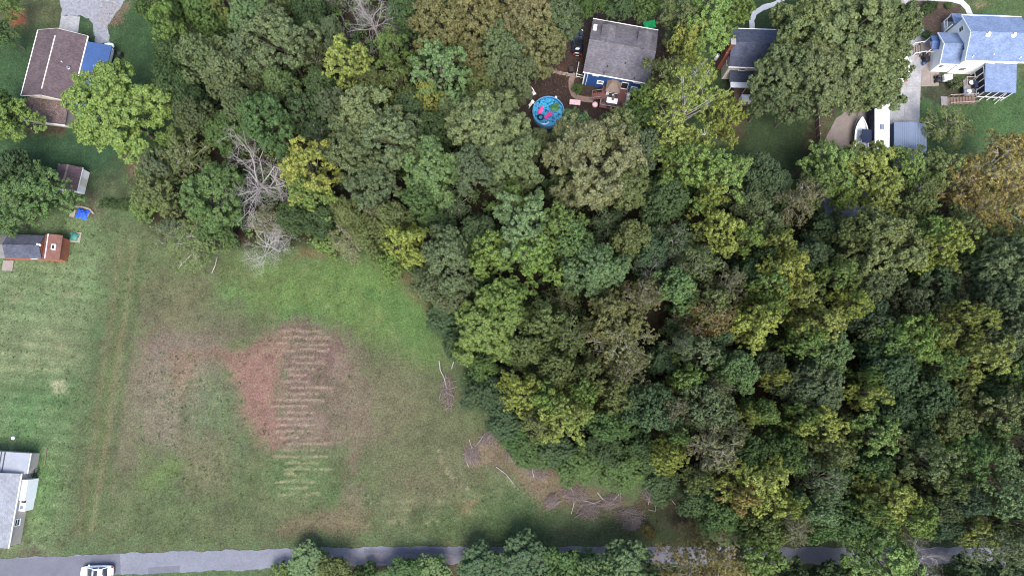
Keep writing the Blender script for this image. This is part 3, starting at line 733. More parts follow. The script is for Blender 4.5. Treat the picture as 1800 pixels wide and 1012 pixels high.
TREES = [
 # brown-roofed house
 (0,55,26,'billow','green',8),(10,6,22,'billow','lime',8),(12,205,46,'billow','lime',9),(0,180,30,'fine','green',8),
 (205,195,92,'oak','lime',15),(30,345,70,'billow','green',9),(84,340,46,'billow','green',9),(15,298,40,'fine','deep',8),(5,385,36,'billow','green',8),
 (300,42,34,'billow','lime',16),(318,8,30,'fine','green',15),(362,18,40,'fine','green',15),(405,8,32,'billow','olive',16),
 (362,100,48,'fine','sage',16),(395,125,42,'fine','sage',15),(308,150,42,'fine','deep',12),(345,205,34,'fine','grey',13),(330,175,30,'fine','deep',11),
 (445,35,42,'fine','light',16),(492,72,62,'oak','sage',18),(432,95,36,'fine','grey',16),(470,10,36,'billow','olive',15),(545,20,36,'fine','deep',13),
 (645,20,58,'dead','dead',17),(585,60,28,'fine','grey',13),(612,108,46,'billow','yellow',17),(690,92,32,'billow','lime',16),(698,148,32,'billow','olive',15),
 (570,155,36,'fine','deep',12),(492,146,32,'fine','light',14),(775,128,58,'billow','light',18),(752,170,26,'billow','yellow',15),
 (715,30,36,'fine','deep',13),(770,45,52,'oak','bronze',17),(842,35,62,'oak','bronze',18),(880,85,52,'oak','grey',16),(830,105,30,'oak','bronze',15),(930,35,58,'oak','bronze',18),
 (905,135,44,'oak','grey',15),(975,25,48,'oak','grey',17),(945,85,46,'oak','bronze',16),
 (470,215,54,'oak','green',16),(430,190,36,'fine','grey',14),(640,205,62,'oak','sage',17),(690,245,62,'oak','sage',18),(620,265,56,'oak','grey',17),
 (590,190,36,'oak','grey',15),(860,225,72,'oak','sage',18),(900,285,58,'oak','sage',17),(830,295,46,'oak','grey',16),(765,230,34,'fine','deep',13),
 (545,300,60,'billow','yellow',17),(545,345,40,'billow','lime',15),(758,300,58,'oak','light',16),(655,330,46,'oak','grey',15),(740,350,36,'oak','green',14),
 (440,312,88,'dead','dead',15),(375,345,58,'oak','green',13),(275,340,44,'billow','olive',9),(320,270,46,'airy','olive',10),(300,250,30,'billow','lime',9),(250,360,26,'shrub','lime',3.5),
 (350,420,62,'airy','olive',8),(385,395,46,'fine','green',10),(300,410,34,'airy','grey',5),(466,424,54,'dead','dead',9),(470,390,34,'airy','tan',8),
 (575,425,30,'shrub','lime',3.5),(618,425,42,'airy','tan',7),(655,415,40,'fine','olive',11),(718,432,46,'billow','yellow',15),(690,470,30,'billow','lime',12),
 (788,455,62,'fine','grey',16),(760,505,40,'fine','grey',12),(845,415,40,'fine','teal',12),(560,380,34,'fine','deep',9),(610,370,36,'fine','olive',10),(690,385,34,'fine','olive',12),(660,375,24,'fine','tan',10),
 # woods south of the blue house
 (1040,285,84,'oak','bronze',18),(1004,236,40,'oak','light',15),(1085,238,42,'oak','olive',15),(1100,320,46,'oak','olive',16),(985,330,30,'fine','deep',11),(1130,260,36,'fine','grey',13),
 (1195,290,56,'billow','lime',16),(1260,310,56,'billow','lime',17),(1245,350,36,'billow','yellow',15),(1330,305,40,'fine','teal',12),(1310,350,34,'fine','grey',13),(1170,350,46,'fine','deep',13),
 (1210,190,88,'airy','yellow',17),(1165,135,40,'billow','olive',14),(1136,180,34,'billow','lime',11),(1270,215,44,'billow','yellow',16),(1185,245,46,'billow','yellow',15),(1125,215,34,'fine','green',11),
 (1240,35,62,'billow','lime',16),(1196,32,42,'billow','olive',14),(1290,15,36,'billow','lime',14),(1208,72,34,'billow','yellow',14),(1085,-8,36,'fine','deep',12),(1135,-4,34,'fine','green',12),(1030,-6,34,'fine','green',13),
 # big trees between the dark-roofed and white houses
 (1490,70,112,'oak','moss',17),(1550,60,64,'oak','moss',17),(1440,135,76,'oak','moss',16),(1520,140,70,'oak','moss',15),(1372,125,58,'oak','grey',15),(1410,50,56,'oak','moss',16),(1350,175,34,'oak','grey',12),(1400,185,34,'oak','grey',12),
 (1672,225,46,'airy','olive',7),
 # behind boat and trailer
 (1465,292,52,'billow','lime',12),(1530,298,58,'billow','yellow',13),(1445,320,36,'billow','lime',12),(1590,300,44,'billow','lime',12),(1545,345,44,'billow','yellow',13),(1610,335,46,'airy','olive',12),(1640,295,46,'billow','olive',11),
 (1690,330,46,'airy','gold',12),(1745,300,72,'airy','gold',14),(1780,350,56,'airy','gold',13),(1720,365,46,'airy','gold',13),(1405,352,42,'airy','tan',12),(1365,330,30,'fine','teal',9),
 (1775,265,36,'airy','gold',12),(1600,365,40,'billow','olive',13),(1480,345,26,'billow','lime',10),
 # wood, western part
 (920,400,66,'billow','light',18),(985,395,46,'billow','lime',18),(900,350,36,'billow','lime',15),(940,455,56,'billow','lime',17),(860,450,44,'billow','lime',17),(1045,472,60,'fine','light',17),(1005,425,40,'fine','light',16),
 (885,520,40,'oak','lime',15),(860,575,72,'oak','lime',13),(800,530,36,'fine','grey',10),(775,560,30,'fine','teal',7),(800,600,30,'fine','teal',7),
 (960,565,46,'billow','olive',16),(1000,590,40,'airy','olive',15),(930,615,44,'fine','olive',14),(1090,600,66,'airy','bronze',17),(1075,560,46,'oak','bronze',16),(1120,525,46,'airy','bronze',15),(1105,650,44,'airy','bronze',16),
 (980,650,36,'fine','olive',14),(915,685,44,'billow','yellow',16),(990,730,52,'billow','yellow',17),(955,700,36,'billow','lime',16),(1035,650,32,'billow','olive',15),(1020,690,36,'billow','lime',15),(945,740,36,'billow','olive',14),
 (1075,690,40,'billow','olive',15),(850,640,36,'fine','green',10),(870,690,36,'fine','teal',9),(840,695,30,'fine','teal',6),(885,740,36,'fine','teal',8),(905,770,30,'fine','green',6),
 # wood, middle
 (1145,440,46,'fine','teal',13),(1190,425,44,'airy','grey',14),(1110,420,36,'fine','olive',15),(1270,410,46,'billow','yellow',16),(1305,420,34,'billow','lime',16),(1225,470,44,'airy','olive',16),(1190,510,44,'fine','light',16),(1160,490,46,'dead','dead',13),
 (1245,555,50,'airy','orange',17),(1250,535,40,'billow','olive',17),(1320,575,46,'billow','yellow',17),(1345,540,34,'billow','lime',16),(1280,500,36,'airy','tan',15),(1195,605,30,'airy','sage',16),(1225,620,36,'billow','sage',16),
 (1205,662,34,'billow','lime',16),(1290,650,40,'fine','light',15),(1265,590,32,'fine','teal',13),(1145,715,56,'fine','teal',15),(1240,715,50,'fine','grey',16),(1250,690,34,'airy','tan',16),
 (1068,745,36,'fine','green',12),(1305,730,22,'billow','yellow',15),(1335,722,34,'fine','lime',14),(1180,720,36,'airy','tan',15),(1345,455,30,'fine','deep',13),(1310,480,30,'fine','deep',12),
 # north-eastern part
 (1380,480,52,'billow','yellow',18),(1350,500,36,'billow','lime',17),(1400,520,32,'billow','yellow',17),(1365,430,30,'billow','yellow',16),(1425,450,40,'fine','teal',13),(1470,485,36,'billow','lime',16),(1495,535,36,'billow','yellow',16),
 (1545,435,68,'oak','olive',18),(1535,490,48,'oak','grey',16),(1505,410,36,'oak','olive',16),(1645,435,50,'billow','yellow',17),(1620,415,36,'billow','lime',16),(1680,400,40,'billow','olive',14),(1440,575,50,'billow','yellow',17),(1410,600,34,'billow','lime',16),
 (1450,620,46,'fine','light',15),(1600,600,52,'billow','lime',17),(1560,595,36,'billow','lime',16),(1640,595,34,'billow','yellow',17),(1520,550,34,'fine','teal',12),(1540,580,36,'fine','grey',13),
 (1700,560,36,'billow','yellow',17),(1710,625,52,'billow','yellow',18),(1650,640,38,'billow','lime',16),(1755,470,56,'oak','sage',17),(1745,520,44,'oak','grey',17),(1780,430,46,'billow','olive',14),(1725,440,30,'billow','lime',13),(1760,590,50,'fine','sage',16),(1785,560,34,'fine','grey',15),
 # south-eastern part
 (1560,650,52,'fine','teal',15),(1520,690,34,'billow','yellow',17),(1515,665,24,'billow','lime',16),(1430,685,52,'fine','grey',15),(1390,680,34,'airy','grey',13),(1360,660,24,'billow','yellow',15),(1345,640,30,'fine','grey',13),
 (1435,745,46,'billow','yellow',17),(1405,735,32,'billow','lime',16),(1530,760,44,'billow','lime',16),(1570,720,46,'fine','teal',13),(1630,700,50,'fine','deep',13),(1600,760,40,'fine','deep',12),(1660,740,40,'fine','olive',14),
 (1785,650,44,'fine','green',14),(1765,720,56,'billow','olive',16),(1735,690,34,'fine','deep',12),(1790,760,50,'billow','green',16),(1700,790,52,'billow','green',15),(1740,800,44,'billow','light',15),
 (1380,795,44,'fine','green',14),(1460,795,46,'billow','olive',16),(1450,840,46,'airy','sage',16),(1620,800,56,'billow','olive',17),(1650,850,36,'billow','olive',16),(1530,820,40,'fine','green',14),(1555,870,50,'billow','yellow',17),(1530,900,36,'billow','lime',16),
 (1335,848,66,'billow','yellow',17),(1300,870,36,'billow','gold',16),(1375,880,34,'billow','yellow',16),(1430,890,44,'fine','light',14),(1480,905,46,'fine','green',12),(1600,908,44,'billow','lime',16),(1385,918,40,'airy','tan',14),(1340,930,40,'fine','olive',13),
 (1175,800,34,'billow','yellow',15),(1185,770,26,'billow','lime',15),(1250,790,56,'airy','tan',16),(1280,760,34,'airy','tan',15),(1230,840,36,'billow','olive',14),(1310,790,40,'fine','green',14),(1270,905,46,'fine','green',11),(1225,875,36,'fine','deep',9),
 (1690,880,40,'fine','teal',14),(1705,925,40,'billow','yellow',13),(1760,870,56,'billow','light',15),(1790,920,46,'billow','olive',15),(1755,960,52,'airy','sage',15),(1640,890,36,'fine','grey',13),(1650,918,34,'fine','teal',11),(1515,922,38,'billow','green',12),(1440,922,34,'fine','green',11),
 # bushes at the edge of the field
 (930,795,36,'fine','green',6),(1020,815,44,'fine','green',6),(1065,790,36,'fine','deep',7),(1105,825,46,'fine','green',6),(1160,845,40,'fine','deep',6),(975,790,34,'fine','teal',7),(1130,780,36,'fine','deep',9),
 (1215,935,30,'airy','orange',4),(1140,935,14,'shrub','orange',2),
 # south of the road
 (545,993,40,'fine','light',3.6),(590,1005,30,'fine','olive',5),(640,1010,24,'shrub','green',3),(720,1006,30,'fine','green',4),(690,1012,26,'fine','light',4),(760,1008,36,'fine','light',4),(850,1003,46,'fine','teal',5),(930,993,54,'fine','teal',6),(1000,1002,46,'fine','green',7),
 (1045,1005,40,'fine','light',9),(1100,1002,52,'fine','light',8),(1150,1020,34,'billow','green',10),(1215,1000,64,'airy','orange',12),(1270,985,50,'airy','gold',13),(1330,985,52,'billow','lime',14),(1385,1018,38,'fine','deep',9),(1550,985,70,'billow','lime',15),
 (1450,1024,38,'fine','deep',7),(1500,1026,30,'fine','deep',7),(1640,985,46,'dead','dead',12),(1700,1022,44,'fine','deep',8),(1775,1010,48,'fine','teal',12),(1620,1026,38,'fine','deep',7),(500,1012,26,'shrub','lime',2.5),
]
for t in TREES: tree(*t)
# shorter trees that fill the wood between the ones above
CLEAR = [W(q) for q in ([(880,120),(1010,10),(1180,20),(1180,100),(1110,210),(900,240)], [(1240,40),(1430,40),(1430,340),(1300,340),(1310,200),(1240,150)],
         [(1420,180),(1660,100),(1900,60),(1900,265),(1620,285),(1430,285)])]
def in_poly(x, y, pl): return float(sdist(np.array([x]), np.array([y]), pl)[0])
fr = random.Random(5); added = 0; tries = 0
while added < 46 and tries < 6000:
    tries += 1; px = fr.uniform(240,1830); py = fr.uniform(-20,885); h = fr.uniform(8,12)
    x, y, _ = P(px, py, h*.68)
    if in_poly(x, y, WOODS[0]) > -2.0 or any(in_poly(x, y, c) < 1.5 for c in CLEAR): continue
    r = fr.uniform(30,44)
    if any(math.hypot(px-a, py-b) < .62*(rr+r) for a, b, rr, hh in ALLTREES): continue
    tree(px, py, r, fr.choice(['fine','fine','oak','airy','billow']), fr.choice(['deep','grey','teal','green','olive','grey']), h); added += 1

sharpen_labels()
# bushes in the gardens
for q in ((1016,155,11,'shrub','green',2.0,'round clipped green bush beside the tan garden path'),(1640,10,12,'shrub','deep',1.8,'spiky dark green yucca like bush in the mulch bed'),
          (1630,14,10,'shrub','deep',1.5,'smaller dark leaved bush at the rim of the mulch bed'),(1668,9,7,'shrub','green',1.0,'small rounded bush near the curved pale walk'),(1615,29,9,'shrub','olive',1.4,'olive green bush between mulch bed and driveway'),
          (1629,60,9,'shrub','deep',1.4,'dark bush below the mulch bed by white steps'),(940,133,10,'shrub','green',1.2,'green bush growing through the rail fence'),(1682,147,12,'shrub','grey',2.2,'grey green bush beside the grey deck'),
          (185,357,12,'shrub','deep',1.5,'dark hedge bush at the western end of the short hedge row'),(203,358,12,'shrub','deep',1.5,'dark hedge bush in the middle of the short hedge row'),(222,359,13,'shrub','deep',1.6,'dark hedge bush at the eastern end of the short hedge row')):
    tree(*q[:6], label=q[6], group='garden bushes', name='bush')

# undergrowth that reads as one mass below the crowns
def undergrowth():
    g = np.random.default_rng(9); T = []; TR = []
    for w, n in ((WOODS[0], 5200), (WOODS[1], 1500)):
        a = np.array(w); x = g.uniform(a[:,0].min(), min(a[:,0].max(), 84), n); y = g.uniform(max(a[:,1].min(),-34), min(a[:,1].max(),74), n)
        d = sdist(x, y, w); ok = d < -.3
        for c in CLEAR: ok &= sdist(x, y, c) > .5
        ok &= ~((ldist(x, y, W(road_line)) < 2.6))
        x, y, d = x[ok], y[ok], d[ok]
        z = g.uniform(.2, 1, len(x))**1.5*np.clip(-d, .5, 6)*g.uniform(.3,1.0,len(x))+.3
        T.append(np.stack([x, y, z], -1)); TR.append(g.uniform(.6,1.25,len(x)))
    T = np.concatenate(T); TR = np.concatenate(TR); idx = np.repeat(np.arange(len(T)), 46); n = len(idx)
    dr = unit(g.normal(size=(n,3))+np.array([0,0,.5])); pos = T[idx]+dr*(TR[idx]*g.uniform(.5,1.05,n))[:,None]*np.array([1,1,.7]); pos[:,2] = np.maximum(pos[:,2], .05)
    v, f = leaf_cards(g, pos, unit(dr+g.normal(0,.5,(n,3))+np.array([0,0,.3])), g.uniform(.13,.24,n))
    me = mesh_np('undergrowth', v, f); tt = g.random(len(T))
    a = me.attributes.new('tint','FLOAT','FACE'); a.data.foreach_set('value', np.clip(tt[idx]*.7+g.random(n)*.3,0,1).astype(np.float32))
    o = link('undergrowth', me, M['leaf']); o.color = LC['green']+(1,)
    tag(o, 'dark green undergrowth filling the wood beneath the taller trees', 'undergrowth', kind='stuff')
undergrowth()

def weeds():
    g = np.random.default_rng(19); n0 = 3400
    px = g.uniform(-20,1180,n0); py = g.uniform(385,958,n0); q = np.array([P(a, b) for a, b in zip(px, py)])
    ok = (sdist(q[:,0], q[:,1], WOODS[0]) > .5) & (fbm(q[:,0]*.12, q[:,1]*.12, 3)+g.normal(0,.12,n0) < .02)
    q = q[ok]; r = g.uniform(.10,.34,len(q)); idx = np.repeat(np.arange(len(q)), 9); n = len(idx)
    dr = unit(g.normal(size=(n,3))*np.array([1,1,.3])+np.array([0,0,.6])); pos = q[idx]+dr*(r[idx]*g.uniform(.2,1,n))[:,None]*np.array([1,1,.4])
    v, f = leaf_cards(g, pos, unit(np.array([0,0,1.])+g.normal(0,.5,(n,3))), g.uniform(.05,.11,n))
    me = mesh_np('weed_tufts', v, f); tt = g.random(len(q)); a = me.attributes.new('tint','FLOAT','FACE'); a.data.foreach_set('value', np.clip(tt[idx]*.8+g.random(n)*.2,0,1).astype(np.float32))
    o = link('weed_tufts', me, M['leaf']); o.color = (.062,.098,.040,1); tag(o, 'small green weed tufts dotted over the field and lawns', 'weeds', kind='stuff')
weeds()
# ------------------------------------------------------------------ building helpers
def prism(mb, prof, axis, b0, b1):
    """extrude a profile of (a, z) points along the other horizontal axis"""
    n = len(mb.v); m = len(prof)
    for b in (b0, b1):
        mb.v += [mb.pt((a, b, z) if axis == 'v' else (b, a, z)) for a, z in prof]
    mb.f.append(tuple(range(n+m-1, n-1, -1))); mb.f.append(tuple(range(n+m, n+2*m)))
    for i in range(m):
        j = (i+1) % m; mb.f.append((n+i, n+j, n+m+j, n+m+i))
def gable_body(name, parent, fr, u0, u1, v0, v1, he, rise, axis, m, z0=-.05):
    mb = MB(fr); a0, a1 = (u0, u1) if axis == 'v' else (v0, v1)
    prism(mb, [(a0,z0),(a1,z0),(a1,he),((a0+a1)/2,he+rise),(a0,he)], axis, *((v0,v1) if axis == 'v' else (u0,u1)))
    return mb.build(name, m, parent)
def gable_roof(parent, fr, u0, u1, v0, v1, he, rise, axis, m, th=.14, name='roof', cap=None):
    mb = MB(fr)
    if axis == 'v':
        c = (u0+u1)/2
        mb.slab([(u0,v0,he),(c-.004,v0,he+rise),(c-.004,v1,he+rise),(u0,v1,he)], th); mb.slab([(c+.004,v0,he+rise),(u1,v0,he),(u1,v1,he),(c+.004,v1,he+rise)], th)
    else:
        c = (v0+v1)/2
        mb.slab([(u0,v0,he),(u1,v0,he),(u1,c-.004,he+rise),(u0,c-.004,he+rise)], th); mb.slab([(u0,c+.004,he+rise),(u1,c+.004,he+rise),(u1,v1,he),(u0,v1,he)], th)
    r = mb.build(name, m, parent)
    if cap:
        k = MB(fr)
        if axis == 'v': k.hexa([(c-.16,v0+.02,he+rise-.05),(c+.16,v0+.02,he+rise-.05),(c+.16,v1-.02,he+rise-.05),(c-.16,v1-.02,he+rise-.05),(c-.05,v0+.02,he+rise+.05),(c+.05,v0+.02,he+rise+.05),(c+.05,v1-.02,he+rise+.05),(c-.05,v1-.02,he+rise+.05)])
        else: k.hexa([(u0+.02,c-.16,he+rise-.05),(u1-.02,c-.16,he+rise-.05),(u1-.02,c+.16,he+rise-.05),(u0+.02,c+.16,he+rise-.05),(u0+.02,c-.05,he+rise+.05),(u1-.02,c-.05,he+rise+.05),(u1-.02,c+.05,he+rise+.05),(u0+.02,c+.05,he+rise+.05)])
        k.build('ridge_cap', cap, r)
    return r
def window(parent, fr, face, wall, a, z, w, h, mframe=None, name='window', split=True):
    """face 'S','N','W','E'; wall = plane coordinate; a, z = centre along the wall and height"""
    def bx(mb, a0, a1, z0, z1, d0, d1):
        if face == 'S': mb.box(a0, a1, wall-d1, wall-d0, z0, z1)
        if face == 'N': mb.box(a0, a1, wall+d0, wall+d1, z0, z1)
        if face == 'W': mb.box(wall-d1, wall-d0, a0, a1, z0, z1)
        if face == 'E': mb.box(wall+d0, wall+d1, a0, a1, z0, z1)
    f = MB(fr); t = .09
    bx(f, a-w/2-t, a+w/2+t, z-h/2-t-.05, z-h/2, -.02, .10); bx(f, a-w/2-t, a+w/2+t, z+h/2, z+h/2+t, -.02, .07)
    bx(f, a-w/2-t, a-w/2, z-h/2, z+h/2, -.02, .06); bx(f, a+w/2, a+w/2+t, z-h/2, z+h/2, -.02, .06)
    if split: bx(f, a-w/2, a+w/2, z-.03, z+.03, -.02, .045)
    o = f.build(name, mframe or M['white'], parent)
    p = MB(fr); bx(p, a-w/2-.005, a+w/2+.005, z-h/2-.005, z+h/2+.005, -.02, .02); p.build('pane', M['glass'], o)
    return o
def pipe(parent, fr, u, v, z, r=.07, h=.45, m=None, name='vent_pipe'):
    mb = MB(fr); mb.lathe((u,v,z), [(r*1.8,-.2),(r*1.7,.02),(r,.06),(r,h)], 10); return mb.build(name, m or M['white'], parent)
def bar(parent, fr, a, b, r, m, name, sides=4):
    mb = MB(fr); mb.tube([a, b], r, sides); return mb.build(name, m, parent)
def boxpart(parent, fr, name, m, *b):
    mb = MB(fr); mb.box(*b); return mb.build(name, m, parent)
def loc(px, py, h=0, heading=0):
    x, y, _ = P(px, py, h); c, s = math.cos(heading), math.sin(heading)
    f = lambda u, v, z: (x+u*c-v*s, y+u*s+v*c, z)
    f.at = (x, y, 0); return f
def litter(parent, fr, pts_fn, n, seed, name='fallen_leaves', size=(.05,.11), m=None):
    g = np.random.default_rng(seed); c = np.array([fr(*pts_fn(g)) for _ in range(n)])
    v, f = leaf_cards(g, c, unit(np.array([0,0,1.])+g.normal(0,.25,(n,3))), g.uniform(*size, n))
    o = link(name, mesh_np(name, v, f), m or M['fallen_leaf'], parent); o['kind'] = 'stuff'; return o

# ------------------------------------------------------------------ brown-roofed house
def brown_house():
    fr = Frame((37,168), (125,179), (53,51), 2.7); L, Wd = fr.L, fr.W; he, rise = 2.7, 1.35
    t = thing('brown_roofed_house', 'low house with brown shingle gable roof and cream trim beside the gravel drive', 'house', fr.base())
    rm = shingle_mat('brown_shingles', (.085,.064,.070), fr.ang)
    gable_body('wall', t, fr, .4, L-.4, .4, Wd-.4, he-.12, rise-.1, 'v', M['cream'])
    r = gable_roof(t, fr, 0, L, 0, Wd, he, rise, 'v', rm, cap=None)
    k = MB(fr); c = L/2
    k.hexa([(c-.07,1.0,he+rise-.03),(c+.07,1.0,he+rise-.03),(c+.07,Wd-1.2,he+rise-.03),(c-.07,Wd-1.2,he+rise-.03),(c-.035,1.0,he+rise+.07),(c+.035,1.0,he+rise+.07),(c+.035,Wd-1.2,he+rise+.07),(c-.035,Wd-1.2,he+rise+.07)])
    k.build('ridge_vent', M['cream'], r)
    for u in (-.06, L+.06): boxpart(t, fr, 'gutter', M['white'], u-.08, u+.08, 0, Wd, he-.17, he-.04)
    for v0 in (-.05, Wd+.01):
        mb = MB(fr); mb.slab([(0,v0,he-.02),(c,v0,he+rise-.02),(c,v0+.04,he+rise-.02),(0,v0+.04,he-.02)], .13); mb.slab([(c,v0,he+rise-.02),(L,v0,he-.02),(L,v0+.04,he-.02),(c,v0+.04,he+rise-.02)], .13)
        mb.build('bargeboard', M['cream'], t)
    u, v = fr.uv(121,120,3.2); pipe(t, fr, u, v, 3.25, .16, .35, M['chrome'], 'flue_cap')
    u, v = fr.uv(110,110,3.4); pipe(t, fr, u, v, 3.4, .06, .35)
    # lower southern wing
    u0, u1, v0 = .75, L-.5, -3.6
    boxpart(t, fr, 'wall', M['tan_siding'], u0+.25, u1-.25, v0+.3, .42, -.05, 1.98)
    mb = MB(fr); mb.slab([(u0,v0,2.1),(u1,v0,2.1),(u1,-.02,2.45),(u0,-.02,2.45)], .12); w = mb.build('lower_roof', rm, t)
    litter(w, fr, lambda g: ((lambda a, b: (u0+.2+a*(u1-u0-.4), v0+.2-(v0+.4)*b, 2.14+.35*b))(g.random(), g.random()**.55)), 900, 4)
    boxpart(t, fr, 'fascia', M['cream'], u0, u1, v0-.09, v0-.01, 1.72, 2.08)
    boxpart(t, fr, 'step', M['concrete'], -1.0, .35, 2.3, 3.6, -.05, .35)
    boxpart(t, fr, 'stoop', M['concrete'], L-.3, L+1.3, -1.3, 0, -.05, .3)
    window(t, fr, 'E', L-.4, 6.8, 1.5, 1.1, 1.0); window(t, fr, 'E', L-.4, 3.0, 1.5, 1.1, 1.0); window(t, fr, 'S', .42, 2.1, 2.15+.35, .8, .3, split=False)
    return fr
FB = brown_house()
def blue_carport():
    fr = FB; u0, u1 = fr.L+.14, fr.L+3.9; vt = fr.W-.9; vb = -.4
    t = thing('carport', 'blue ribbed metal lean-to carport against the brown roofed house', 'carport', fr((u0+u1)/2, (vt+vb)/2, 0))
    mb = MB(fr); n = 34
    for i in range(n):                                            # ribbed sheet, ribs run down the slope
        a = vb+(vt-vb)*i/n; b = vb+(vt-vb)*(i+.72)/n; c = vb+(vt-vb)*(i+1)/n
        mb.slab([(u0,a,2.55),(u1,a,2.25),(u1,b,2.25),(u0,b,2.55)], .03); mb.slab([(u0,b,2.60),(u1,b,2.30),(u1,c,2.30),(u0,c,2.60)], .08)
    mb.build('roof', M['blue_metal'], t)
    for v in (vb+.2, (vb+vt)/2, vt-.2): boxpart(t, fr, 'post', M['dark_metal'], u1-.14, u1-.02, v-.06, v+.06, -.05, 2.22)
    boxpart(t, fr, 'beam', M['dark_metal'], u1-.12, u1-.04, vb, vt, 2.1, 2.215)
    return fr, u0, u1, vt
_, cu0, cu1, cvt = blue_carport()

# ------------------------------------------------------------------ cars
def loft(mb, st, nseg=10, p=3.2):
    """st: (x, halfwidth, zbottom, ztop); super-elliptic sections"""
    n0 = len(mb.v)
    for x, w, zb, zt in st:
        cz, hz = (zb+zt)/2, (zt-zb)/2
        for k in range(2*nseg):
            a = 2*math.pi*k/(2*nseg); cx, sx = math.cos(a), math.sin(a)
            mb.v.append(mb.pt((x, w*math.copysign(abs(cx)**(2/p), cx), cz+hz*math.copysign(abs(sx)**(2/p), sx))))
    m = 2*nseg
    for i in range(len(st)-1):
        for k in range(m):
            k2 = (k+1) % m; mb.f.append((n0+i*m+k, n0+(i+1)*m+k, n0+(i+1)*m+k2, n0+i*m+k2))
    mb.f.append(tuple(n0+k for k in range(m))); mb.f.append(tuple(n0+(len(st)-1)*m+k for k in range(m-1,-1,-1)))
def car(label, fr, paint, suv=False, sunroof=False, group=None):
    t = thing('parked_car' if group else 'car', label, 'car', fr.at, group)
    L = 4.65; W_ = .91; s = .14 if suv else 0
    mb = MB(fr); loft(mb, [(-2.32,.35,.45,.66),(-2.27,.58,.36,.80),(-2.14,.74,.30,.90+s),(-1.88,.85,.22,.97+s),(-1.2,.91,.2,.99+s),(-.3,.91,.2,.97+s),(.7,.91,.2,.95+s),(1.25,.90,.2,.90+s),(1.68,.85,.22,.83+s),(1.94,.76,.26,.77+s),(2.13,.62,.3,.70+s*.7),(2.26,.43,.36,.62),(2.33,.2,.42,.55)], 10, 3.6)
    body = mb.build('body', paint, t, True)
    back = -2.05 if suv else -1.75
    g = MB(fr); loft(g, [(back,.62,.85+s,.93+s),(back+.45,.70,.85+s,1.36+s*1.6),(-.7,.73,.85+s,1.45+s*1.7),(.1,.73,.85+s,1.44+s*1.7),(.55,.71,.85+s,1.30+s*1.5),(1.28,.66,.85+s,.92+s)], 10, 3.0)
    g.build('windows', M['dark_glass'], t, True)
    rz = 1.452+s*1.7
    r = MB(fr); r.grid(lambda a, b: (back+.55+a*(.22-back-.55), (b-.5)*1.18*(1-.06*abs(2*a-1)), rz+.012-.05*(2*b-1)**2-.05*(2*a-1)**4), 8, 8)
    r.grid(lambda a, b: (.22-a*(.22-back-.55), (b-.5)*1.18*(1-.06*abs(2*a-1)), rz-.012-.05*(2*b-1)**2-.05*(2*a-1)**4), 8, 8)
    ro = r.build('roof_panel', paint, t, True)
    if sunroof: boxpart(ro, fr, 'sunroof', M['dark_glass'], -.55, .0, -.36, .36, rz-.02, rz+.025)
    for sy in (-1, 1):
        for a, b in (((.16,.60,1.40+s*1.65),(1.27,.70,.93+s)), ((back+.5,.60,1.38+s*1.6),(back-.02,.66,.93+s)), ((-.62,.67,1.40+s*1.6),(-.62,.80,.97+s))):
            bar(t, fr, (a[0],sy*a[1],a[2]), (b[0],sy*b[1],b[2]), .05, paint, 'pillar')
        m_ = MB(fr); m_.cbox(.82,1.02,sy*1.0-.11,sy*1.0+.11,.92+s,1.07+s,.03); m_.build('mirror', paint, t)
        h = MB(fr); h.cbox(1.86,2.12,sy*.60-.14,sy*.60+.14,.56+s*.6,.74+s*.8,.04); h.build('headlight', M['headlamp'], t)
        h = MB(fr); h.cbox(-2.275,-2.1,sy*.58-.13,sy*.58+.13,.66,.9+s*.6,.04); h.build('taillight', M['taillamp'], t)
        for x in (-1.36, 1.4):
            w = MB(); n = 18; fw = lambda r_, y_, k: fr(x+r_*math.cos(2*math.pi*k/n), sy*y_, .33+r_*math.sin(2*math.pi*k/n))
            prof = [(.19,.70),(.33,.72),(.335,.90),(.24,.925)]
            for r_, y_ in prof: w.v += [fw(r_, y_, k) for k in range(n)]
            for i in range(3):
                for k in range(n): w.f.append((i*n+k, i*n+(k+1) % n, (i+1)*n+(k+1) % n, (i+1)*n+k))
            wh = w.build('wheel', M['rubber'], t)
            d = MB(); d.v = [fw(.235, .915, k) for k in range(n)]; d.f = [tuple(range(n))]; d.build('rim', M['chrome'], wh)
    boxpart(body, fr, 'number_plate', M['white'], -2.325, -2.29, -.25, .25, .56, .68)
    return t
car('white car with dark sunroof driving on the grey road', loc(168,1005.5,.9,math.radians(182)), M['car_white'], sunroof=True)
car('black car parked in the shade beside the blue house', loc(1016,73,.9,math.radians(87)), M['car_black'], suv=True, group='cars parked by the houses')
def ang_v(fr): return fr.ang+math.pi/2
p = FB((cu0+cu1)/2+.25, cvt-1.1, 0)
def worldloc(x, y, heading):
    c, s = math.cos(heading), math.sin(heading); f = lambda u, v, z: (x+u*c-v*s, y+u*s+v*c, z); f.at = (x, y, 0); return f
car('white car with its nose out of the blue carport', worldloc(p[0], p[1], ang_v(FB)), M['car_white'], group='cars parked by the houses')
car('white car on the concrete driveway half hidden under the big olive oak', loc(1588,118,.9,math.radians(84)), M['car_white'], suv=True, group='cars parked by the houses')

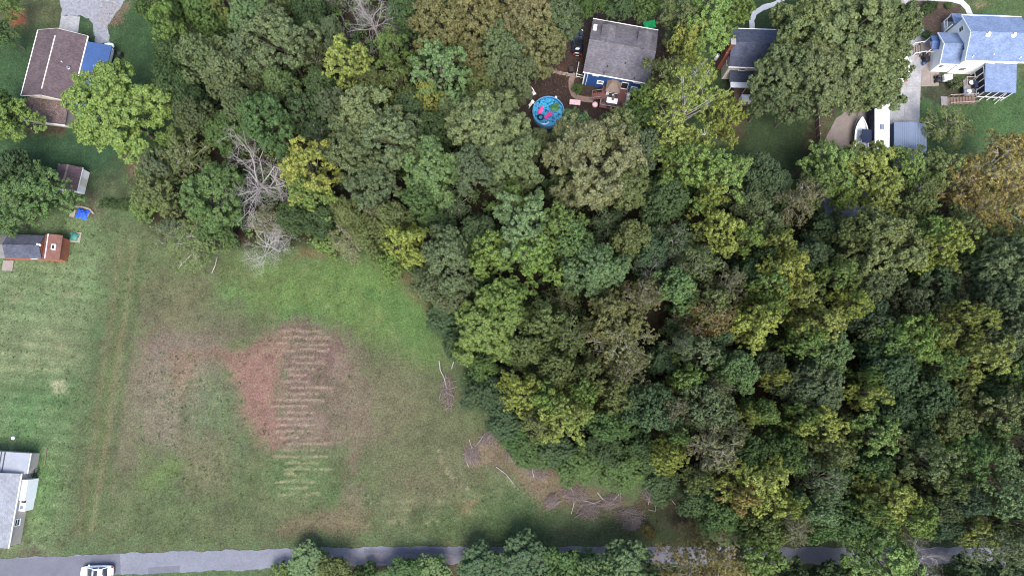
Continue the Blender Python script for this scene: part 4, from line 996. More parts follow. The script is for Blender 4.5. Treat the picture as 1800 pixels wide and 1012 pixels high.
# things kept along the carport's open side
def carport_clutter():
    r = random.Random(2)
    for k, v in enumerate((cvt-.5, cvt-1.5, cvt-2.6)):
        x, y, z = FB(cu1+.35+r.uniform(-.1,.1), v, 0); f = worldloc(x, y, r.uniform(0,1))
        mb = MB(f); mb.lathe((0,0,0), [(.27,0),(.31,.85),(.34,.88),(.30,.98),(.1,1.02)], 12)
        o = mb.build('rubbish_bin', M['black'], None); tag(o, ('black bin by the front corner post of the blue carport','black bin standing between two others along the blue carport','black bin farthest back along the blue carport')[k], 'bin', 'bins along the blue carport')
    x, y, z = FB(cu1+.55, cvt-4.6, 0); f = worldloc(x, y, ang_v(FB))
    t = thing('ladder', 'pale ladder lying on the grass beside the blue carport', 'ladder', (x,y,0))
    for s in (-.2,.2): boxpart(t, f, 'rail', M['chrome'], -1.5, 1.5, s-.03, s+.03, .02, .10)
    for k in range(8): boxpart(t, f, 'rung', M['chrome'], -1.3+k*.37, -1.25+k*.37, -.18, .18, .04, .08)
carport_clutter()

# ------------------------------------------------------------------ blue house
def blue_house():
    fr = Frame((1025,126), (1141,147), (1041,33), 4.8); L, Wd = fr.L, fr.W; he, rise = 4.8, 1.7
    t = thing('blue_house', 'two storey blue sided house with grey shingle roof and two dormers', 'house', fr.base())
    rm = shingle_mat('grey_shingles', (.104,.100,.116), fr.ang)
    o = .35
    gable_body('wall', t, fr, o, L-o, o, Wd-o, he-.1, rise-.1, 'u', M['blue_siding'])
    gable_roof(t, fr, 0, L, 0, Wd, he, rise, 'u', rm, cap=shingle_mat('ridge_shingles', (.12,.11,.12), fr.ang))
    for v in (-.07, Wd+.07): boxpart(t, fr, 'gutter', M['white'], 0, L, v-.06, v+.06, he-.17, he-.05)
    for u in (o, L-o):
        boxpart(t, fr, 'corner_trim', M['white'], u-.09, u+.09, o-.03, o+.12, 0, he-.15)
    boxpart(t, fr, 'downpipe', M['white'], o+.42, o+.5, o-.1, o-.02, 0, he-.1)
    for (px, py) in ((1067,72),(1131,83)):                         # dormers on the northern slope
        u, v = fr.uv(px, py, he+rise*.9); w = 1.05; v0, v1 = Wd/2-.1, Wd/2+2.9
        d = MB(fr); prism(d, [(u-w+.12,he+.3),(u+w-.12,he+.3),(u+w-.12,he+1.35),(u,he+1.95),(u-w+.12,he+1.35)], 'v', v0+.2, v1-.15)
        dm = d.build('dormer', M['tan_siding'], t)
        gable_roof(dm, fr, u-w, u+w, v0, v1, he+1.4, .62, 'v', rm, th=.1, name='dormer_roof')
    for (px, py, z) in ((1047.3,131.5,4.05),(1055,145,1.75),(1119.5,146,4.05),(1114.5,155,1.75)):
        u, _ = fr.uv(px, py, z); window(t, fr, 'S', o, u, z, .85, .75)
    u, _ = fr.uv(1082,137,4.3); window(t, fr, 'S', o, u, 4.3, .6, .35, split=False)
    for (px, py) in ((1067.5,117),(1098.5,113),(1062,127.5),(1115.5,137)):
        u, v = fr.uv(px, py, he+.6); v = max(v,.3); pipe(t, fr, u, v, he+rise*v/(Wd/2), .06, .4, M['black'])
    u, v = fr.uv(1040,50,he+.6); boxpart(t, fr, 'skylight', M['headlamp'], max(u,.25), max(u,.25)+.55, v-.5, v+.5, he+.4, he+1.05)
    # bay over the deck with a small hip roof
    u0, _ = fr.uv(1067,150,2.8); u1, _ = fr.uv(1090,154,2.8); b = 1.7
    mb = MB(fr); mb.box(u0+.15, u1-.15, o-b+.15, o+.02, 1.0, 2.75); bay = mb.build('bay', M['white'], t)
    mb = MB(fr); q = [(u0-.1,o-b-.1,2.75),(u1+.1,o-b-.1,2.75),(u1+.1,o-.01,2.75),(u0-.1,o-.01,2.75)]; a, c = (u0+.6,o-.6,3.35), (u1-.6,o-.6,3.35); e, f_ = (u0+.6,o-.01,3.35), (u1-.6,o-.01,3.35)
    mb.poly([q[0],q[1],c,a]); mb.poly([q[1],q[2],f_,c]); mb.poly([q[3],q[0],a,e]); mb.poly([a,c,f_,e]); mb.poly(q[::-1])
    mb.build('bay_roof', M['soffit'], bay)
    window(bay, fr, 'S', o-b+.15, (u0+u1)/2, 2.0, 1.0, .8)
    ud, _ = fr.uv(1097,156,2.2); window(t, fr, 'S', o, ud, 2.05, .95, 1.9, name='patio_door', split=False)
    x = thing('propane_tank', 'pale grey tank lying against the blue wall beyond the deck', 'tank', fr(L-2.6, -.4, 0))
    mb = MB(fr); mb.tube([(L-3.1,-.35,.65),(L-2.95,-.35,.65),(L-2.2,-.35,.65),(L-2.05,-.35,.65)], [.2,.36,.36,.2], 12); mb.build('cylinder', M['headlamp'], x)
    for uu in (L-2.95, L-2.25): boxpart(x, fr, 'foot', M['dark_metal'], uu, uu+.08, -.6, -.1, 0, .4)
    return fr
FH = blue_house()
def deck():
    fr = FH; z = 1.0
    (u0,v0), (u1,_) = fr.uv(1053,187,z), fr.uv(1097,192,z); v1 = .30; v0 -= .1
    t = thing('deck', 'red brown wooden deck on posts behind the blue house', 'deck', fr((u0+u1)/2,(v0+v1)/2,0))
    n = int((u1-u0)/.145)
    fl = MB(fr); fl.box(u0, u1, v0, v1, z-.2, z-.045); fl.build('joists', M['brown_wood'], t)
    for k in range(n): boxpart(t, fr, 'deck_board', M['red_deck'], u0+k*(u1-u0)/n+.006, u0+(k+1)*(u1-u0)/n-.006, v0-.03, v1, z-.04, z)
    for u in (u0+.08, (u0+u1)/2, u1-.08): boxpart(t, fr, 'post', M['brown_wood'], u-.06, u+.06, v0+.02, v0+.14, -.05, z-.2)
    for (a, b) in (((u0+.04,v0+.04),(u1-.04,v0+.04)), ((u1-.04,v0+.04),(u1-.04,v1-.1)), ((u0+.04,v0+.04),(u0+.04,v0+1.0))):
        bar(t, fr, (a[0],a[1],z+.95), (b[0],b[1],z+.95), .05, M['grey_wood'], 'handrail')
        nn = max(2, int(math.hypot(b[0]-a[0], b[1]-a[1])/.9))
        for i in range(nn+1): boxpart(t, fr, 'baluster', M['grey_wood'], a[0]+(b[0]-a[0])*i/nn-.03, a[0]+(b[0]-a[0])*i/nn+.03, a[1]+(b[1]-a[1])*i/nn-.03, a[1]+(b[1]-a[1])*i/nn+.03, z, z+.93)
    for k in range(5): boxpart(t, fr, 'step', M['red_deck'], u0-.28*(k+1), u0-.28*k-.01, v1-2.3, v1-1.15, z-.22-.18*k, z-.18-.18*k)
    for v in (v1-2.33, v1-1.12): bar(t, fr, (u0-1.4,v,.9), (u0,v,z+.9), .045, M['grey_wood'], 'handrail'); boxpart(t, fr, 'baluster', M['grey_wood'], u0-1.44,u0-1.36,v-.04,v+.04,-.05,.9)
    # table, chairs, folded umbrella
    tu, tv = fr.uv(1076,177,1.75); a = 0
    x = thing('patio_table', 'long white patio table on the red deck', 'table', fr(tu,tv,z))
    boxpart(x, fr, 'table_top', M['white'], tu-.85, tu+.85, tv-.45, tv+.45, z+.70, z+.75)
    for su in (-.75,.75):
        for sv in (-.37,.37): boxpart(x, fr, 'leg', M['dark_metal'], tu+su-.03, tu+su+.03, tv+sv-.03, tv+sv+.03, z, z+.70)
    names = ('at the west end of','at the east end of','on the rail side of','on the rail side of','on the house side of','on the house side of')
    for k, (du, dv) in enumerate(((-1.2,0),(1.2,0),(-.4,-.8),(.4,-.8),(-.4,.8),(.4,.8))):
        c = thing('patio_chair', f'dark patio chair {names[k]} the white table', 'chair', fr(tu+du,tv+dv,z), 'patio chairs round the white table')
        boxpart(c, fr, 'seat', M['dark_metal'], tu+du-.24, tu+du+.24, tv+dv-.24, tv+dv+.24, z+.40, z+.45)
        ex, ey = (math.copysign(.24,du),0) if dv == 0 else (0,math.copysign(.24,dv))
        boxpart(c, fr, 'backrest', M['dark_metal'], tu+du+ex-(.03 if ex else .24), tu+du+ex+(.03 if ex else .24), tv+dv+ey-(.03 if ey else .24), tv+dv+ey+(.03 if ey else .24), z+.45, z+.9)
        for su in (-.2,.2):
            for sv in (-.2,.2): boxpart(c, fr, 'leg', M['dark_metal'], tu+du+su-.02, tu+du+su+.02, tv+dv+sv-.02, tv+dv+sv+.02, z, z+.40)
    um = thing('patio_umbrella', 'folded tan patio umbrella standing in the white table', 'umbrella', fr(tu,tv,z))
    bar(um, fr, (tu,tv,z), (tu+.12,tv+.15,z+2.5), .03, M['chrome'], 'pole', 8)
    mb = MB(fr); mb.tube([(tu+.05,tv+.06,z+1.1),(tu+.08,tv+.1,z+1.7),(tu+.12,tv+.15,z+2.5)], [.17,.13,.03], 10); mb.build('folded_canopy', M['sand'], um)
    mb = MB(fr); u, v = fr.uv(1103,178,.8); mb.cbox(u-.35,u+.35,v-.7,v+.7,-.03,.75,.08); tag(mb.build('storage_box', M['headlamp'], None), 'pale storage box against the eastern side of the red deck', 'box')
    u, v = fr.uv(1046,183.5,.9); mb = MB(fr); mb.lathe((u,v,0), [(.2,-.03),(.22,.5),(.44,.62),(.47,.8),(.38,.98),(.12,1.06)], 18)
    tag(mb.build('kettle_grill', M['pale_pink'], None), 'round lidded grill beside the deck steps', 'grill')
deck()
def yard_things():
    f = loc(1010.5,181,.5,math.radians(-6)); t = thing('bench_table', 'long pale bench table on the bare ground near the deck', 'bench', f.at)
    for k in range(3): boxpart(t, f, 'plank', M['pale_pink'], -.85, .85, -.42+k*.29, -.42+k*.29+.27, .68, .73)
    for u in (-.7,.7): boxpart(t, f, 'leg', M['grey_wood'], u-.05, u+.05, -.35, .35, -.05, .68)
    f = loc(1004,124,.5,.1); t = thing('rubbish_bin', 'black wheeled bin by the end of the rail fence', 'bin', f.at)
    mb = MB(f); mb.hexa([(-.25,-.3,0.05),(.25,-.3,.05),(.25,.3,.05),(-.25,.3,.05),(-.32,-.38,1.0),(.32,-.38,1.0),(.32,.38,1.0),(-.32,.38,1.0)]); mb.build('body', M['black'], t)
    mb = MB(f); mb.cbox(-.35,.35,-.42,.42,1.0,1.08,.04); mb.build('lid', M['dark_metal'], t)
    for s in (-.26,.26): bar(t, f, (s-.03,.36,.12), (s+.03,.36,.12), .13, M['rubber'], 'wheel', 12)
    f = loc(936,160.5,.3,math.radians(120)); t = thing('lounge_chair', 'pale pink lounge chair lying on the bare yard', 'chair', f.at)
    for k in range(4): boxpart(t, f, 'slat', M['pale_pink'] if k % 2 else M['white'], -.7+k*.36, -.7+k*.36+.33, -.28, .28, .30, .34)
    for s in (-.27,.27):
        bar(t, f, (-.75,s,.28), (.8,s,.28), .03, M['chrome'], 'rail')
        for u in (-.6,.6): bar(t, f, (u,s,-.05), (u,s,.28), .025, M['chrome'], 'leg')
    f = loc(1143,41,.5,.2); mb = MB(f)
    mb.grid(lambda a, b: ((a-.5)*1.9, (b-.5)*1.35, .03+1.0*max(0,1-abs(2*a-1)**1.5)*max(0,1-abs(2*b-1)**1.6)+.06*math.sin(9*a+5*b)), 12, 10)
    tag(mb.build('play_tent', M['green_plastic'], None), 'bright green pop up tent in the shade behind the blue house', 'tent')
    # white gate posts by the path
    t = thing('garden_gate', 'white metal gate frame between rail fence and blue house', 'gate', P(1014,130))
    a, b, c = P(1016.5,116), P(1012.5,136), P(1026,139)
    for q in (a, b, c): boxpart(t, worldloc(q[0],q[1],0), 'post', M['white'], -.05,.05,-.05,.05,-.05,1.2)
    for q, w in ((a,b),(b,c)):
        for z in (.35,1.12): bar(t, None, (q[0],q[1],z), (w[0],w[1],z), .04, M['white'], 'rail')
    # split-rail fence
    t = thing('rail_fence', 'weathered post and rail fence across the bare yard', 'fence', P(960,130))
    pts = [(915,135),(926,132),(937,129),(948,126.5),(960,127.5),(972,129.5),(984,132),(996,134.5),(1008,137)]
    for i, q in enumerate(pts):
        w = P(*q); boxpart(t, worldloc(w[0],w[1],.2), 'post', M['grey_wood'], -.07,.07,-.07,.07,-.05,1.25)
        if i < len(pts)-1:
            w2 = P(*pts[i+1])
            for z in (.35,.72,1.08): bar(t, None, (w[0],w[1],z), (w2[0],w2[1],z+.02), .055, M['grey_wood'], 'rail')
yard_things()

# ------------------------------------------------------------------ round pool
def pool():
    R = 27.3*MPP(964,195,1.2); x, y, _ = P(964,195.5,1.2); f = worldloc(x, y, 0)
    t = thing('swimming_pool', 'round above ground swimming pool with blue patterned liner', 'pool', (x,y,0))
    mb = MB(f); n = 40
    prof = [(R,-.05),(R,1.2),(R-.04,1.2),(R-.04,.06)]
    for r_, z in prof: mb.v += [f(r_*math.cos(2*math.pi*k/n), r_*math.sin(2*math.pi*k/n), z) for k in range(n)]
    for i in range(3):
        for k in range(n): mb.f.append((i*n+k, i*n+(k+1) % n, (i+1)*n+(k+1) % n, (i+1)*n+k))
    mb.build('wall', M['pool_wall'], t, True)
    mb = MB(f); pr = [(R-.10,1.205),(R-.08,1.25),(R+.06,1.25),(R+.08,1.2)]
    for r_, z in pr: mb.v += [f(r_*math.cos(2*math.pi*k/n), r_*math.sin(2*math.pi*k/n), z) for k in range(n)]
    for i in range(3):
        for k in range(n): mb.f.append((i*n+k, (i+1)*n+k, (i+1)*n+(k+1) % n, i*n+(k+1) % n))
    mb.build('rim', M['pool_wall'], t)
    # mottled liner
    m = bpy.data.materials.new('pool_liner'); m.use_nodes = True; nt = m.node_tree; b = nt.nodes['Principled BSDF']; b.inputs['Roughness'].default_value = .5
    tc = nt.nodes.new('ShaderNodeTexCoord'); nz = nt.nodes.new('ShaderNodeTexNoise'); nz.inputs['Scale'].default_value = 3.2; nz.inputs['Detail'].default_value = 3
    rp = nt.nodes.new('ShaderNodeValToRGB'); e = rp.color_ramp.elements; e[0].position = .39; e[0].color = (.01,.05,.20,1); e[1].position = .44; e[1].color = (.06,.42,.72,1)
    k = rp.color_ramp.elements.new(.62); k.color = (.14,.60,.82,1)
    nt.links.new(tc.outputs['Object'], nz.inputs['Vector']); nt.links.new(nz.outputs['Fac'], rp.inputs[0]); nt.links.new(rp.outputs[0], b.inputs['Base Color'])
    mb = MB(f); mb.lathe((0,0,0), [(R-.05,.42),(R-.05,.45)], n); mb.build('liner', m, t)
    wm = bpy.data.materials.new('pool_water'); wm.use_nodes = True; wb_ = wm.node_tree.nodes['Principled BSDF']
    wb_.inputs['Base Color'].default_value = (.72,.95,1,1); wb_.inputs['Roughness'].default_value = .03; wb_.inputs['IOR'].default_value = 1.33; wb_.inputs['Transmission Weight'].default_value = 1
    nz = wm.node_tree.nodes.new('ShaderNodeTexNoise'); nz.inputs['Scale'].default_value = 2.5; bp = wm.node_tree.nodes.new('ShaderNodeBump'); bp.inputs['Strength'].default_value = .15
    wm.node_tree.links.new(nz.outputs['Fac'], bp.inputs['Height']); wm.node_tree.links.new(bp.outputs[0], wb_.inputs['Normal'])
    mb = MB(f); mb.v = [f((R-.05)*math.cos(2*math.pi*k/n), (R-.05)*math.sin(2*math.pi*k/n), 1.06) for k in range(n)]; mb.f = [tuple(range(n))]; mb.build('water', wm, t)
    def at(px, py): q = P(px, py, 1.1); return q[0]-x, q[1]-y
    def floater(name, label, px, py, hd, m_, build):
        u, v = at(px, py); g0 = worldloc(x+u, y+v, hd); g = lambda a, b, z: g0(a, b, z+.44); o = thing(name, label, 'pool float', (x+u,y+v,1.06), 'floats in the round pool'); build(o, g, m_)
    def mattress(o, g, m_):
        for k in range(5): bar(o, g, (-.62+k*.31,-.30,.68), (-.62+k*.31,.30,.68), .12, m_, 'air_tube', 10)
    def lounger(o, g, m_):
        mb = MB(g); mb.grid(lambda a, b: ((a-.5)*1.35, (b-.5)*(.75-.35*a), .70+.10*math.sin(math.pi*b)+.06*math.cos(20*a)), 14, 8); mb.build('float_body', m_, o, True)
        mb = MB(g); mb.tube([(-.6,-.25,.72),(-.72,0,.76),(-.6,.25,.72)], .11, 8); mb.build('headrest', m_, o, True)
    def ring(o, g, m_):
        mb = MB(g); nn, mm = 22, 8
        for i in range(nn):
            for j in range(mm):
                a, b = 2*math.pi*i/nn, 2*math.pi*j/mm; rr = .42+.14*math.cos(b); mb.v.append(g(rr*math.cos(a), rr*math.sin(a), .70+.13*math.sin(b)))
        for i in range(nn):
            for j in range(mm): mb.f.append((i*mm+j, ((i+1) % nn)*mm+j, ((i+1) % nn)*mm+(j+1) % mm, i*mm+(j+1) % mm))
        mb.build('ring_tube', m_, o, True)
    floater('pool_float', 'pink ribbed air mattress floating near the middle of the pool', 964, 203, math.radians(40), M['pink'], mattress)
    floater('pool_float', 'pink tapered lounger floating near the western rim of the pool', 951, 193, math.radians(65), M['pink'], lounger)
    floater('pool_float', 'dark ring float next to the pink floats', 950.5, 206.5, 0, M['navy'], ring)
    floater('pool_float', 'white curved float along the southern rim of the pool', 955, 217, math.radians(-3), M['hull'], lambda o, g, m_: [mb_.build('curved_tube', m_, o, True) for mb_ in [MB(g)] if mb_.tube([(-.9,.22,.68),(-.5,-.05,.68),(0,-.13,.68),(.5,-.05,.68),(.75,.1,.70),(.78,.35,.72)], [.06,.1,.12,.11,.09,.05], 8) is None])
    floater('pool_tree_reflection', 'green tree reflection made as a sheet by the eastern rim of the pool', 976, 189, .4, M['teal_plastic'], lambda o, g, m_: [mb_.build('reflection_sheet', mat('reflection_green', (.06,.16,.03), .5, .5, 3), o, True) for mb_ in [MB(g)] if mb_.grid(lambda a, b: ((a-.5)*1.3+.1*math.sin(11*b), (b-.5)*1.1+.1*math.sin(9*a), .66+.12*math.sin(math.pi*a)*math.sin(math.pi*b)+.03*math.sin(23*a+17*b)), 12, 12) is None])  # reflection of the trees, modelled as a green sheet on the water
    # ladder and pump
    q = P(930,186,.4); g = worldloc(q[0], q[1], .2); o = thing('pool_ladder', 'white A frame ladder over the western rim of the pool', 'ladder', (q[0],q[1],0))
    for s in (-.25,.25): bar(o, g, (-.1,s,-.05), (.55,s,1.75), .035, M['white'], 'rail', 6); bar(o, g, (1.15,s,.3), (.55,s,1.75), .035, M['white'], 'rail', 6)
    for k in range(4): boxpart(o, g, 'step', M['white'], .02+k*.13, .17+k*.13, -.25, .25, .32+k*.36, .36+k*.36)
    boxpart(o, g, 'platform', M['white'], .38,.72,-.27,.27,1.55,1.6)
    q = P(977,172,.3); g = worldloc(q[0], q[1], .5); o = thing('pool_pump', 'small white pump and filter beside the northern rim of the pool', 'pump', (q[0],q[1],0))
    mb = MB(g); mb.lathe((0,0,0), [(.2,-.05),(.22,.5),(.16,.62),(.05,.68)], 14); mb.build('filter', M['white'], o); bar(o, g, (.2,0,.2), (.65,0,.2), .1, M['dark_metal'], 'motor', 10)
pool()
# ------------------------------------------------------------------ dark-roofed house
def dark_house():
    fr = Frame((1281,117), (1400,121), (1277,50), 4.8); L, Wd = fr.L, fr.W; he, rise, o = 4.8, 1.6, .35
    t = thing('dark_roofed_house', 'house with dark slate grey roof and brick chimney under the trees', 'house', fr.base())
    rm = shingle_mat('slate_shingles', (.06,.07,.105), fr.ang)
    gable_body('wall', t, fr, o, L-o, o, Wd-o, he-.1, rise-.1, 'u', M['cream'])
    gable_roof(t, fr, 0, L, 0, Wd, he, rise, 'u', rm, cap=rm)
    for v in (-.07, Wd+.07): boxpart(t, fr, 'gutter', M['white'], 0, L, v-.06, v+.06, he-.17, he-.05)
    c = MB(fr); c.box(-.45, o-.01, Wd/2-1.1, Wd/2+.1, -.05, he+.2); c.box(-.40, .25, Wd/2-.9, Wd/2-.1, he+.2, he+rise+.9); ch = c.build('chimney', M['brick'], t)
    boxpart(ch, fr, 'chimney_cap', M['concrete'], -.47, .32, Wd/2-.97, Wd/2-.03, he+rise+.9, he+rise+1.02)
    window(t, fr, 'W', o, Wd/2+1.3, 3.4, .8, .9); window(t, fr, 'W', o, 1.6, 3.4, .8, .9); window(t, fr, 'S', o, 2.5, 3.6, .9, .9); window(t, fr, 'S', o, 6.0, 3.6, .9, .9)
    # porch roof and rear entry on the southern side
    boxpart(t, fr, 'porch_roof', M['headlamp'], 1.0, 6.2, -2.2, -1.3, 2.3, 2.42)
    for u in (1.1, 3.5, 6.0): boxpart(t, fr, 'porch_post', M['white'], u-.05, u+.05, -2.15, -2.05, -.05, 2.3)
    mb = MB(fr); mb.slab([(.8,-1.32,2.45),(6.4,-1.32,2.45),(6.4,o+.02,3.0),(.8,o+.02,3.0)], .1); mb.build('porch_roof', rm, t)
    mb = MB(fr); mb.cbox(3.0,4.6,-3.9,-2.9,-.05,1.9,.3); x = mb.build('garden_shelter', M['white'], None); tag(x, 'white hutch with dark opening by the dark roofed house', 'hutch'); window(x, fr, 'S', -3.9, 3.8, 1.0, .8, .5, split=False, name='opening')
    f = loc(1304,170,.3,math.radians(-2)); t = thing('wooden_deck', 'small dark brown deck platform south of the dark roofed house', 'deck', f.at)
    for k in range(12): boxpart(t, f, 'deck_board', M['brown_wood'], -1.25, 1.25, -1.5+k*.25, -1.5+k*.25+.235, .18, .24)
    for u in (-1.1, 1.1): boxpart(t, f, 'joist', M['brown_wood'], u-.08, u+.08, -1.5, 1.5, -.05, .18)
    q = P(1260,101,.4); f = worldloc(q[0],q[1],.3); t = thing('gas_cylinder', 'white gas cylinder at the gable wall of the dark roofed house', 'tank', (q[0],q[1],0))
    mb = MB(f); mb.lathe((0,0,0), [(.35,-.03),(.38,.9),(.25,1.15),(.1,1.2)], 14); mb.build('body', M['white'], t); mb = MB(f); mb.lathe((0,0,1.18), [(.09,0),(.09,.15)], 8); mb.build('valve', M['chrome'], t)
    f = loc(1351,172,.3,math.radians(50)); t = thing('log_stack', 'old plank stack lying under the big oaks', 'timber', f.at)
    for k in range(3): boxpart(t, f, 'plank', M['grey_wood'], -1.6, 1.5+.1*k, -.35+k*.25, -.35+k*.25+.2, -.03, .14+.03*k)
dark_house()

# ------------------------------------------------------------------ white house
def white_house():
    fr = Frame((1697,106), (1803,109.5), (1691,27), 5.0); L, Wd = fr.L, fr.W; he, rise, o = 5.0, 1.75, .35
    t = thing('white_house', 'large white sided house with blue grey shingle roofs and side wing', 'house', fr.base())
    rm = shingle_mat('blue_grey_shingles', (.135,.18,.285), fr.ang, .16)
    gable_body('wall', t, fr, o, L-o, o, Wd-o, he-.1, rise-.1, 'u', M['white_siding'])
    gable_roof(t, fr, 0, L, 0, Wd, he, rise, 'u', rm, cap=rm)
    for v in (-.07, Wd+.07): boxpart(t, fr, 'gutter', M['white'], 0, L, v-.07, v+.07, he-.18, he-.04)
    for z, v0, v1 in ((0,0,Wd/2),(1,Wd/2,Wd)):
        a, b = (he, he+rise) if z == 0 else (he+rise, he)
        mb = MB(fr); mb.slab([(-.05,v0,a-.01),(.0,v0,a-.01),(.0,v1,b-.01),(-.05,v1,b-.01)], .22); mb.build('bargeboard', M['white'], t)
    for (px, py) in ((1738,60),(1783,61)):
        u, v = fr.uv(px, py, he+rise); pipe(t, fr, u, v, he+rise-.1, .22, .35, M['white'], 'roof_ventilator')
    for (px, py) in ((1710,99.5),(1746,97),(1793,102)):
        u, v = fr.uv(px, py, he+.3); pipe(t, fr, u, max(.3,v), he+.15, .07, .4)
    window(t, fr, 'W', o, Wd/2+1.9, 4.1, .7, .9); window(t, fr, 'W', o, Wd/2-1.3, 4.1, .7, .9)
    for u in (1.8, 4.8, 7.2): window(t, fr, 'S', o, u, 4.25, .8, .7)
    window(t, fr, 'S', o, 1.7, 1.6, .9, .9)
    # front porch
    pv0, pv1 = Wd-o+.02, Wd+1.7
    mb = MB(fr); mb.slab([(-.1,pv0,3.3),(L,pv0,3.3),(L,pv1,2.7),(-.1,pv1,2.7)][::1], .12); mb.build('porch_roof', rm, t)
    boxpart(t, fr, 'porch_floor', M['concrete'], 0, L, pv0, pv1-.1, -.05, .5); boxpart(t, fr, 'porch_beam', M['white'], -.1, L, pv1-.2, pv1-.06, 2.4, 2.575)
    for v in (pv0+.2, pv1-.15):
        boxpart(t, fr, 'porch_post', M['white'], 0, .14, v-.07, v+.07, .5, 2.6)
    for z in (.75, 1.4): bar(t, fr, (.07,pv0+.2,z), (.07,pv1-.15,z), .04, M['white'], 'railing')
    for k in range(5): v = pv0+.45+k*.26; boxpart(t, fr, 'baluster', M['white'], .05, .09, v-.02, v+.02, .5, 1.38)
    # western wing
    wu0, wv0 = fr.uv(1653,112,3.2); _, wv1 = fr.uv(1648,57,3.2); wu1 = o
    gable_body('wing_wall', t, fr, wu0+.3, wu1-.01, wv0+.3, wv1-.3, 3.1, 1.3, 'u', M['white_siding'])
    gable_roof(t, fr, wu0, wu1-.01, wv0, wv1, 3.2, 1.35, 'u', rm, name='wing_roof', cap=rm)
    for v in (wv0-.06,): boxpart(t, fr, 'gutter', M['white'], wu0, wu1-.02, v-.06, v+.06, 3.04, 3.16)
    mb = MB(fr); c = (wv0+wv1)/2
    mb.slab([(wu0-.06,wv0,3.19),(wu0-.01,wv0,3.19),(wu0-.01,c,4.54),(wu0-.06,c,4.54)], .22); mb.slab([(wu0-.06,c,4.54),(wu0-.01,c,4.54),(wu0-.01,wv1,3.19),(wu0-.06,wv1,3.19)], .22); mb.build('bargeboard', M['white'], t)
    window(t, fr, 'S', wv0+.3, wu0+.9, 1.9, .55, .8); window(t, fr, 'S', wv0+.3, wu0+2.0, 1.9, .5, .5)
    # side entry with its own little roof, landing and steps
    eu0, ev0 = fr.uv(1637,86,2.7); _, ev1 = fr.uv(1635,63,2.7); eu1 = wu0+.29
    gable_roof(t, fr, eu0, eu1, ev0, ev1, 2.7, .45, 'u', M['blue_metal'], name='entry_roof')
    for v in (ev0+.1, ev1-.1): boxpart(t, fr, 'entry_post', M['white'], eu0+.1, eu0+.2, v-.05, v+.05, -.05, 2.66)
    boxpart(t, fr, 'entry_landing', M['concrete_tan'], eu0-.3, eu1, ev0, ev1, -.05, .62)
    mb = MB(fr); mb.box(eu1-.02, eu1+.03, (ev0+ev1)/2-.45, (ev0+ev1)/2+.45, .62, 2.5); mb.build('entry_door', mat('orange_door', (.5,.22,.06), .5), t)
    for k in range(3): boxpart(t, fr, 'entry_step', M['concrete_tan'], eu0-.3-.32*(k+1), eu0-.3-.32*k-.01, ev0+.3, ev1-.4, -.05, .46-.16*k)
    for v in (ev0+.2, ev1-.3): bar(t, fr, (eu0-1.35,v,.95), (eu0-.1,v,1.55), .05, M['white'], 'railing'); boxpart(t, fr, 'baluster', M['white'], eu0-1.4, eu0-1.3, v-.05, v+.05, -.05, .95)
    bar(t, fr, (eu0-.15,ev0+.2,1.55), (eu1,ev0+.2,1.55), .05, M['white'], 'railing')
    # screened porch
    su0, sv0 = fr.uv(1732,161,3.2); su1, _ = fr.uv(1787,163,3.2); sv1 = o-.01
    mb = MB(fr); mb.slab([(su0,sv0,3.1),(su1,sv0,3.1),(su1,sv1,3.75),(su0,sv1,3.75)], .14); mb.build('screen_porch_roof', rm, t)
    boxpart(t, fr, 'screen_porch_floor', M['brown_wood'], su0+.15, su1-.15, sv0+.15, sv1, .75, .92)
    for (a, b) in (((su0+.2,sv0+.2),(su1-.2,sv0+.2)), ((su0+.2,sv0+.2),(su0+.2,sv1-.1)), ((su1-.2,sv0+.2),(su1-.2,sv1-.1))):
        n = 4
        for i in range(n):
            p0 = (a[0]+(b[0]-a[0])*i/n, a[1]+(b[1]-a[1])*i/n); p1 = (a[0]+(b[0]-a[0])*(i+1)/n, a[1]+(b[1]-a[1])*(i+1)/n)
            mb = MB(fr); d = .015
            if abs(p1[0]-p0[0]) > abs(p1[1]-p0[1]): mb.box(p0[0]+.06, p1[0]-.06, p0[1]-d, p0[1]+d, .95, 2.95)
            else: mb.box(p0[0]-d, p0[0]+d, p0[1]+.06, p1[1]-.06, .95, 2.95)
            mb.build('screen_panel', M['screen'], t)
        for i in range(n+1):
            q = (a[0]+(b[0]-a[0])*i/n, a[1]+(b[1]-a[1])*i/n)
            if i == 0 and a != (su0+.2,sv0+.2): continue
            boxpart(t, fr, 'screen_post', M['white'], q[0]-.07, q[0]+.07, q[1]-.07, q[1]+.07, -.05, 3.0)
        bar(t, fr, (a[0],a[1],1.0), (b[0],b[1],1.0), .07, M['white'], 'sill_rail'); bar(t, fr, (a[0],a[1],2.98), (b[0],b[1],2.98), .08, M['white'], 'head_rail')
    bar(t, fr, (su1-1.2,sv0+.1,3.0), (su1-1.25,sv0-.5,.05), .05, M['white'], 'downpipe')
    # grey open deck with stairs
    du0, dv0 = fr.uv(1695,168,.9); du1 = su0+.1; _, dv1 = fr.uv(1700,140,.9)
    d = thing('grey_deck', 'grey railed deck between bush and screened porch of the white house', 'deck', fr((du0+du1)/2,(dv0+dv1)/2,0))
    n = 14
    for k in range(n): boxpart(d, fr, 'deck_board', M['grey_deck'], du0+(du1-du0)*k/n+.006, du0+(du1-du0)*(k+1)/n-.006, dv0, dv1, .84, .9)
    boxpart(d, fr, 'joists', M['brown_wood'], du0, du1, dv0, dv1, .66, .835)
    for u in (du0+.1, du1-.2): 
        for v in (dv0+.1, dv1-.1): boxpart(d, fr, 'post', M['grey_wood'], u-.06, u+.06, v-.06, v+.06, -.05, 1.85)
